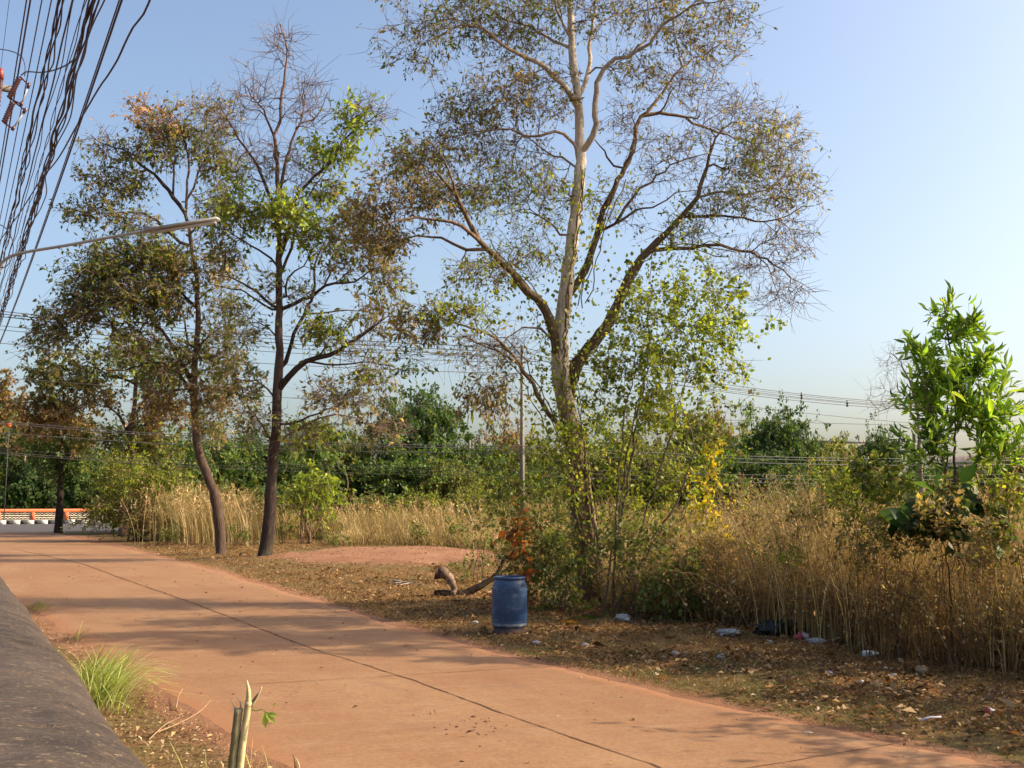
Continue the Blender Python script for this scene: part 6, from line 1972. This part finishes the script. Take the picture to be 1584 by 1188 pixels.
# white bottle and straw stick
b = GG(1345, 1019)
root = empty('plastic_bottle', b, 'white plastic bottle lying on its side at the foot of the straw', 'bottle', 'rubbish strewn along the verge')
ax = nrm(np.array([0.97, 0.2, 0.0]))
s_ = np.array([0, 0.01, 0.03, 0.13, 0.165, 0.185])
mb = MB()
mb.tube(b + [0, 0, 0.045] + ax * (s_[:, None] - 0.09), [0.025, 0.04, 0.042, 0.042, 0.022, 0.015], 12, (0.72, 0.75, 0.76))
mb.build('body', M_ATTR, root, smooth=True)
mb = MB()
mb.tube(b + [0, 0, 0.045] + ax * (np.array([0.187, 0.212])[:, None] - 0.09), [0.018, 0.018], 12, (0.8, 0.8, 0.8))
mb.build('cap', M_ATTR, root, smooth=True)
for (xa, ya, xb, yb_, r_, c, lab) in [(1422, 1124, 1456, 1122, 0.009, (0.75, 0.7, 0.78), 'thin whitish stick on the verge close to the road'), (1288, 1004, 1312, 995, 0.010, (0.7, 0.62, 0.5), 'pale bent stick right of the greyish clear bag')]:
    a_, b_ = GG(xa, ya) + [0, 0, 0.05], GG(xb, yb_) + [0, 0, 0.06]
    mb = MB()
    mb.tube(np.array([a_, (a_ + b_) / 2 + [0, 0, 0.01], b_]), r_, 6, c)
    tag(mb.build('stick', M_ATTR, origin=a_), lab, 'stick')
# dark clods on the road
for k, (px, py, s__) in enumerate([(742, 1136, 0.028), (748, 1108, 0.02), (722, 1118, 0.018), (760, 1140, 0.022), (770, 1127, 0.018), (735, 1141, 0.02), (660, 1108, 0.014), (667, 1109, 0.012), (754, 1127, 0.014), (752, 1154, 0.016), (780, 1119, 0.014)]):
    g = G(px, py) + [0, 0, 0.018]
    mb = MB()
crumbs = MB()
for k in range(60):
    px, py = (745 + R.normal(0, 24), 1128 + R.normal(0, 12)) if k < 46 else (665 + R.normal(0, 10), 1108 + R.normal(0, 2))
    g = G(px, py)
    s__ = abs(R.normal(0.004, 0.003)) + 0.002
    a = R.uniform(0, 6.28, 6)
    crumbs.lathe([(s__ * 1.6, 0.019), (s__ * 1.3, 0.019 + s__ * 0.6), (s__ * 0.3, 0.019 + s__ * 0.9)], 7, g, (0.10, 0.05, 0.03), caps=(False, True))
tag(crumbs.build('dirt_crumbs', M_WOODG, origin=G(745, 1128)), 'dark dirt crumbs scattered on the near road surface', kind='stuff')
# leaf on the road
mb = MB()
g = G(621, 1002) + [0, 0, 0.035]
mb.inst(OVAL[0], OVAL[1], g[None], np.array([[1, 0.1, 0.05]]), np.array([[-0.1, 1, 0.1]]), np.array([[0, 0, 1.0]]), np.array([[0.16, 0.09, 0.1]]), np.array([(0.36, 0.2, 0.1)]))
tag(mb.build('fallen_leaf', M_DRY, origin=g), 'single curled brown leaf lying out on the sunlit road', 'leaf')

# ------------------------------------------------------------------ concrete power pole behind the big tree
DP = 50.0
bp = np.array([*P(808, 775, DP)[:2], 0.0])
root = empty('power_pole', bp, 'weathered concrete power pole seen between the tall tree and the sky gap', 'pole')
ztp = P(808, 534, DP)[2]
mb = MB()
mb.tube([bp - [0, 0, 0.3], bp + [0, 0, ztp]], [0.13, 0.085], 4, (1, 1, 1))
mb.build('shaft', M_GREYC, root)
mb = MB()
mb.box((bp[0] - 0.06, DP - 0.9, ztp - 0.45), (bp[0] + 0.06, DP + 0.9, ztp - 0.33))
arm_ = mb.build('crossarm', M_GREYC, root)
for dy in (-0.75, 0.75):
    mb = MB()
    mb.lathe([(0.03, ztp - 0.33), (0.06, ztp - 0.30), (0.03, ztp - 0.26), (0.06, ztp - 0.22), (0.03, ztp - 0.18), (0.01, ztp - 0.14)], 10, (bp[0], DP + dy, 0))
    mb.build('insulator', M_CERAM, arm_, smooth=True)
bp2 = np.array([*P(726, 775, 78)[:2], 0.0])
root = empty('power_pole', bp2, 'slim pale pole half hidden among the far trees left of the big concrete pole', 'pole')
mb = MB()
mb.tube([bp2 - [0, 0, 0.3], bp2 + [0, 0, 6.6]], [0.14, 0.10], 6, (1, 1, 1))
mb.build('shaft', M_GREYC, root)

# lines that run through it, left to right
def sagline(a, b, sag, m=24):
    s = np.linspace(0, 1, m)[:, None]
    q = a + (b - a) * s
    q[:, 2] -= (4 * s * (1 - s))[:, 0] * sag
    return q
ORD = ['topmost', 'second highest', 'third highest', 'fourth highest', 'fifth highest', 'lowest']
LEFT = [(477, 541, 626), (481, 545, 630), (485, 549, 634), (500, 556, 640), (506, 561, 642), (527, 575, 668)]
DLF, DRT = 43.0, 66.0
for k, (ya, ym, yb_) in enumerate(LEFT):
    a_, m_, c_ = P(-40, ya, DLF), P(808, ym, DP), P(1660, yb_, DRT)
    m_ = m_ + np.array([0, (k % 3 - 1) * 0.7, 0])
    root = empty('power_line', m_, ORD[k] + ' of the six thin power lines crossing the sky behind the trees', 'power line', 'power lines across the field')
    mb = MB()
    q1 = sagline(a_, m_, 0.25)
    q2 = sagline(m_, c_, 1.0 if k < 3 else 0.55)
    mb.tube(np.vstack([q1, q2[1:]]), 0.017 if k < 3 else 0.013, 4)
    mb.build('wire', M_WIREF, root)
    if k in (0, 1):
        for fx in ((0.47, 0.69, 0.90) if k == 0 else (0.54, 0.72)):
            i_ = int(fx * 23)
            g = q2[i_]
            mb = MB()
            mb.box((-0.035, -0.03, -0.27), (0.035, 0.03, 0.10), o=g)
            mb.box((-0.09, -0.03, -0.10), (0.09, 0.03, -0.04), o=g)
            mb.box((-0.07, -0.03, -0.25), (0.07, 0.03, -0.20), o=g)
            mb.build('spacer', M_WIREF, root)
a_, b_ = P(-40, 581, 52), P(1700, 662, 70)
mb = MB(); mb.tube(sagline(a_, b_, 0.6), 0.014, 4)
tag(mb.build('power_line', M_WIREF, origin=a_), 'single faint line low over the tree tops below the six power lines', 'power line')
LOW = [(672, 690, 706), (675, 694, 710), (690, 700, 716), (715, 722, 730), (720, 728, 736), (722, 735, 741)]
for k, (ya, ym, yb_) in enumerate(LOW):
    a_, m_, c_ = P(-40, ya - 24, 46 + 0.1 * k), P(808, ym, DP - 0.2 + 0.05 * k), P(1660, yb_, DRT)
    mb = MB()
    q1 = sagline(a_, m_, 0.3)
    q2 = sagline(m_, c_, 0.35)
    mb.tube(np.vstack([q1, q2[1:]]), 0.018 if k < 3 else 0.012, 4)
    tag(mb.build('telephone_cable', M_WIREF, origin=m_), ORD[k] + ' of the six low cables strung in front of the far trees', 'cable', 'low cables in front of the far trees')

# ------------------------------------------------------------------ street lamp and roadside cables on the left
DLP = 18.0
pole = np.array([*P(-75, 775, DLP)[:2], 0.0])
root = empty('street_lamp', pole, 'long grey lamp arm with a tube fitting reaching in from the left over the road', 'street lamp')
mb = MB()
mb.tube([pole - [0, 0, 0.2], pole + [0, 0, 9.6]], [0.17, 0.11], 4)
mb.build('pole', M_GREYC, root)
mb = MB()
q, t_ = catmull([pole + [0, 0, 4.9], P(-40, 500, DLP), P(-12, 450, DLP - 0.05), P(0, 413, DLP - 0.1), P(12, 399, DLP - 0.15), P(40, 390, DLP - 0.2), P(100, 380, DLP - 0.3), P(160, 369, DLP - 0.4), P(236, 355, DLP - 0.55)], 0.08)
mb.tube(q, 0.028, 10)
mb.build('arm', M_STEEL, root, smooth=True)
a_, b_ = P(228, 358, DLP - 0.53), P(338, 340, DLP - 0.75)
ax = nrm(b_ - a_)
sd_ = nrm(np.cross(ax, [0, 0, 1.0]))
up = np.cross(sd_, ax)
Mx = np.stack([ax, sd_, up], 1)
Lh = np.linalg.norm(b_ - a_)
mb = MB()
mb.box((0, -0.07, -0.005), (Lh, 0.07, 0.04), M=Mx, o=a_)
mb.box((-0.04, -0.045, -0.02), (0.22, 0.045, 0.075), M=Mx, o=a_)
hous_ = mb.build('housing', M_STEEL, root)
mb = MB()
mb.tube(a_ + ax * np.array([0.06, Lh * 0.5, Lh - 0.05])[:, None] - up * 0.035, 0.028, 10)
mb.build('tube_cover', M_TUBEL, hous_, smooth=True)
# crossarm with fuse cut-outs
tp = P(-75, 150, DLP)
root = empty('crossarm', (pole[0], pole[1] - 0.15, tp[2] + 0.2), 'steel crossarm carrying the fuse holders at the upper left edge', 'crossarm')
mb = MB()
za = tp[2] + 0.2
mb.box((-0.1, -0.05, -0.05), (0.72, 0.05, 0.05), M=np.stack([WN, -WD, np.array([0, 0, 1.0])], 1), o=(pole[0], pole[1] - 0.17, za))
mb.build('bar', M_GREYC, root)
def px_tube(mb, pts, r, k=8, col=(1, 1, 1), d=None, dd=0.0):
    q, t_ = catmull([P(x, y, (d or DLP - 0.4) + dd * i) for i, (x, y) in enumerate(pts)], 0.04)
    mb.tube(q, r, k, col)
for k, (top_, bot, rt, rb, lab) in enumerate([((30, 120), (14, 152), (44, 133), (33, 161), 'upper fuse holder with a brown ribbed insulator among the overhead cables'),
                                              ((20, 158), (6, 190), (38, 172), (20, 199), 'lower fuse holder with a brown ribbed insulator among the overhead cables')]):
    d = DLP - 0.5
    root = empty('fuse_cutout', P(*top_, d), lab, 'fuse holder', 'fuse holders on the pole')
    A_, B_ = P(*top_, d), P(*bot, d)
    s = np.linspace(0, 1, 19)
    mb = MB()
    mb.tube(A_ + (B_ - A_) * s[:, None], np.where(np.arange(19) % 2, 0.055, 0.036), 10)
    mb.build('insulator', M_CERAM, root, smooth=True)
    mb = MB()
    C_, D_ = P(*rt, d), P(*rb, d)
    mb.tube([A_ + (A_ - B_) * 0.05, C_ + (C_ - D_) * 0.05], 0.014, 6)
    mb.tube([B_, D_], 0.014, 6)
    mb.tube([C_ + (C_ - D_) * 0.16, C_ - (C_ - D_) * 0.12], 0.028, 8)
    mb.tube([D_ + (D_ - C_) * 0.10, D_ - (D_ - C_) * 0.12], 0.028, 8)
    mb.build('bracket', M_CERAM, root)
    mb = MB()
    mb.tube([C_, D_], 0.014, 8)
    mb.build('fuse_tube', M_TUBEL, root, smooth=True)
root = empty('surge_arrester', P(-2, 115, DLP - 0.4), 'red capped surge arrester at the left edge beside the fuse holders', 'surge arrester')
mb = MB()
s = np.linspace(0, 1, 15)
A_, B_ = P(1, 122, DLP - 0.4), P(-4, 165, DLP - 0.4)
mb.tube(A_ + (B_ - A_) * s[:, None], np.where(np.arange(15) % 2, 0.05, 0.035), 10)
mb.build('insulator', M_CERAM, root, smooth=True)
mb = MB()
mb.tube([P(2, 106, DLP - 0.4), P(1, 112, DLP - 0.4), P(1, 123, DLP - 0.4)], [0.03, 0.055, 0.05], 12)
mb.build('cap', M_RED, root, smooth=True)

CW = [  # px at the top edge, height above the eye, radius, waviness, strands, label
    (15, 8.3, 0.006, 0, 1, 'thin straight cable, first from the left along the top edge'),
    (42, 7.6, 0.016, 0, 1, 'straight cable, second from the left along the top edge'),
    (48, 7.5, 0.020, 0, 1, 'thick straight cable, third from the left along the top edge'),
    (66, 7.2, 0.013, 0, 1, 'straight cable, fourth from the left along the top edge'),
    (81, 7.0, 0.013, 0, 1, 'straight cable, fifth from the left along the top edge'),
    (94, 6.3, 0.014, 0.020, 3, 'twisted cable bundle, left of the two twisted bundles close together'),
    (103, 6.3, 0.015, 0.025, 2, 'twisted cable bundle, right of the two twisted bundles close together'),
    (115, 6.1, 0.016, 0.012, 1, 'straight black cable just left of the thin wavy one'),
    (121, 6.1, 0.010, 0.040, 1, 'thin wavy cable midway along the overhead cables'),
    (134, 5.9, 0.009, 0.020, 2, 'thin braided cable left of the thickest bundle'),
    (146, 5.6, 0.015, 0.030, 4, 'thickest tangled cable bundle'),
    (154, 5.6, 0.015, 0.030, 3, 'tangled cable bundle touching the right side of the thickest one'),
    (161, 5.5, 0.013, 0.060, 1, 'loose wavy cable hanging beside the thickest bundle'),
    (188, 5.4, 0.012, 0, 1, 'clean straight cable, left of the pair right of the bundles'),
    (192, 5.4, 0.018, 0, 1, 'thick clean straight cable, right of the pair right of the bundles'),
]
CABROOT = []
for k, (px, dz, r_, wav, strands, lab) in enumerate(CW):
    d0 = dz * F / 775.0 * 1.0
    p0 = P(px, 0, d0 * (CP * 1.0))
    # exact: point of the top edge at height dz above the eye
    v = 594.0 / F
    kk = dz / (SP + v * CP)
    p0 = np.array([(px - 792) / F * kk, (CP - v * SP) * kk, HC + dz])
    s = np.arange(-14, 62, 0.22)
    base = p0[None] + WD[None] * s[:, None]
    span = 34.0
    ph0 = ((s + 2.0) % span) / span
    base[:, 2] -= 0.28 * (4 * ph0 * (1 - ph0)) - 0.15
    mb = MB()
    for st_ in range(strands):
        ph_ = 2 * math.pi * st_ / strands
        tw = (s + 1.6 * vnoise(s * 0.5, s * 0 + k + st_)) * (2.6 if strands > 1 else 1.4) + ph_ + k
        off = (wav * 0.55 + 0.5 * r_ * (strands > 1)) * (np.cos(tw)[:, None] * WN[None] + np.sin(tw * 1.0)[:, None] * np.array([[0, 0, 1.0]]))
        if wav:
            off = off + wav * 1.2 * ((vnoise(s * 0.9 + 10 * st_, s * 0 + k) - 0.5)[:, None] * WN[None] + (vnoise(s * 1.1 + 20 * st_, s * 0 + k + 7) - 0.5)[:, None] * np.array([[0, 0, 1.0]]))
        mb.tube(base + off, r_ * 0.72, 6)
    o = mb.build('overhead_cable', M_CABLE, origin=p0, smooth=True)
    tag(o, lab, 'cable', 'overhead cables on the left')
# the single slack cable that crosses the straight pair
q, t_ = catmull([P(236, -10, 11.2), P(222, 22, 11.5), P(206, 42, 11.8), P(192, 70, 12.2), P(182, 92, 12.5), P(166, 118, 13), P(152, 138, 13.5), P(118, 196, 15), P(90, 245, 17), P(62, 280, 19), P(30, 330, 22), P(0, 372, 26), P(-40, 430, 32)], 0.2)
mb = MB()
mb.tube(q, 0.013, 6)
tag(mb.build('slack_cable', M_CABLE, origin=q[0], smooth=True), 'slack wavy cable farthest right, crossing behind the straight pair', 'cable', 'overhead cables on the left')
mb = MB()
q, t_ = catmull([P(33, 116, DLP - 0.5), P(42, 111, DLP - 1.2), P(62, 112, DLP - 2), P(82, 109, DLP - 3), P(102, 101, DLP - 4), P(114, 92, DLP - 5)], 0.1)
mb.tube(q, 0.012, 6)
tag(mb.build('jumper_cable', M_CABLE, origin=q[0], smooth=True), 'short cable bowing from the upper fuse holder to the thickest bundle', 'cable')
mb = MB()
q, t_ = catmull([P(-20, 76, DLP - 0.5), P(0, 76, DLP - 0.5), P(20, 80, DLP - 0.5), P(34, 88, DLP - 0.5), P(39, 104, DLP - 0.5), P(38, 118, DLP - 0.5)], 0.1)
mb.tube(q, 0.009, 6)
tag(mb.build('jumper_cable', M_CABLE, origin=q[0], smooth=True), 'thin cable curving down from the left edge to the upper fuse holder', 'cable')

# cable loops by the lamp arm
mb = MB()
q, t_ = catmull([P(-10, 345, DLP - .3), P(8, 352, DLP - .3), P(20, 375, DLP - .3), P(18, 400, DLP - .3), P(6, 414, DLP - .3), P(-12, 410, DLP - .3)], 0.08)
mb.tube(q, 0.009, 6)
tag(mb.build('cable_loop', M_CABLE, origin=q[0], smooth=True), 'slack loop of cable beside the bend of the lamp arm', 'cable')

# orange notice hanging among the far left trees, and its lamp-like white arm
mb = MB()
g = P(13, 658, 90)
mb.box((-0.25, -0.03, -0.2), (0.25, 0.03, 0.2), (0.62, 0.14, 0.03), o=g)
mb.box((-0.27, -0.05, 0.2), (0.27, 0.05, 0.24), (0.4, 0.1, 0.03), o=g)
mb.tube([g + [0, 0.12, -g[2] + 0.2], g + [0, 0.12, 0.4]], 0.04, 6, (0.06, 0.055, 0.05))
tag(mb.build('hanging_notice', M_PAINT, origin=g), 'small orange board up among the trees at the left edge', 'sign')

# ------------------------------------------------------------------ far buildings
DBD = 130.0
a_, b_ = P(1252, 682, DBD), P(1352, 682, DBD)
root = empty('far_building', (a_[0], DBD, 0), 'long low pale building with a flat grey roof above the far trees', 'building')
mb = MB()
mb.box((a_[0], DBD, 0), (b_[0], DBD + 8, a_[2] - 0.35))
mb.build('wall', M_PALE, root)
mb = MB()
mb.box((a_[0] - 0.8, DBD - 0.9, a_[2] - 0.35), (b_[0] + 0.8, DBD + 8.8, a_[2]))
mb.build('roof', M_ROOF, root)
for k in range(5):
    mb = MB()
    xw = a_[0] + 0.7 + k * (b_[0] - a_[0] - 0.6) / 5
    mb.box((xw, DBD - 0.06, a_[2] - 2.2), (xw + 0.9, DBD - 0.003, a_[2] - 0.9))
    mb.build('window', M_ROOF, root)
g = P(1508, 704, 120)
root = empty('far_house', (g[0], 120, 0), 'small far house with a peaked grey brown roof seen under the young green tree', 'house')
M_TILE = plain('old_tiles', (0.22, 0.16, 0.14), 0.8, 0.2, 0.25, 1.5)
mb = MB()
mb.box((g[0] - 2.9, 120, 0), (g[0] + 2.9, 125, g[2] - 2.2))
mb.build('wall', M_PALE, root)
mb = MB()
z1, z0_ = g[2], g[2] - 2.3
V = [(g[0] - 3.5, 119.4, z0_), (g[0] + 3.5, 119.4, z0_), (g[0] + 3.5, 125.6, z0_), (g[0] - 3.5, 125.6, z0_), (g[0], 119.4, z1), (g[0], 125.6, z1)]
mb.add(V, [np.array([(0, 1, 4), (2, 3, 5)]), np.array([(1, 2, 5, 4), (3, 0, 4, 5), (0, 3, 2, 1)])])
mb.build('roof', M_TILE, root)
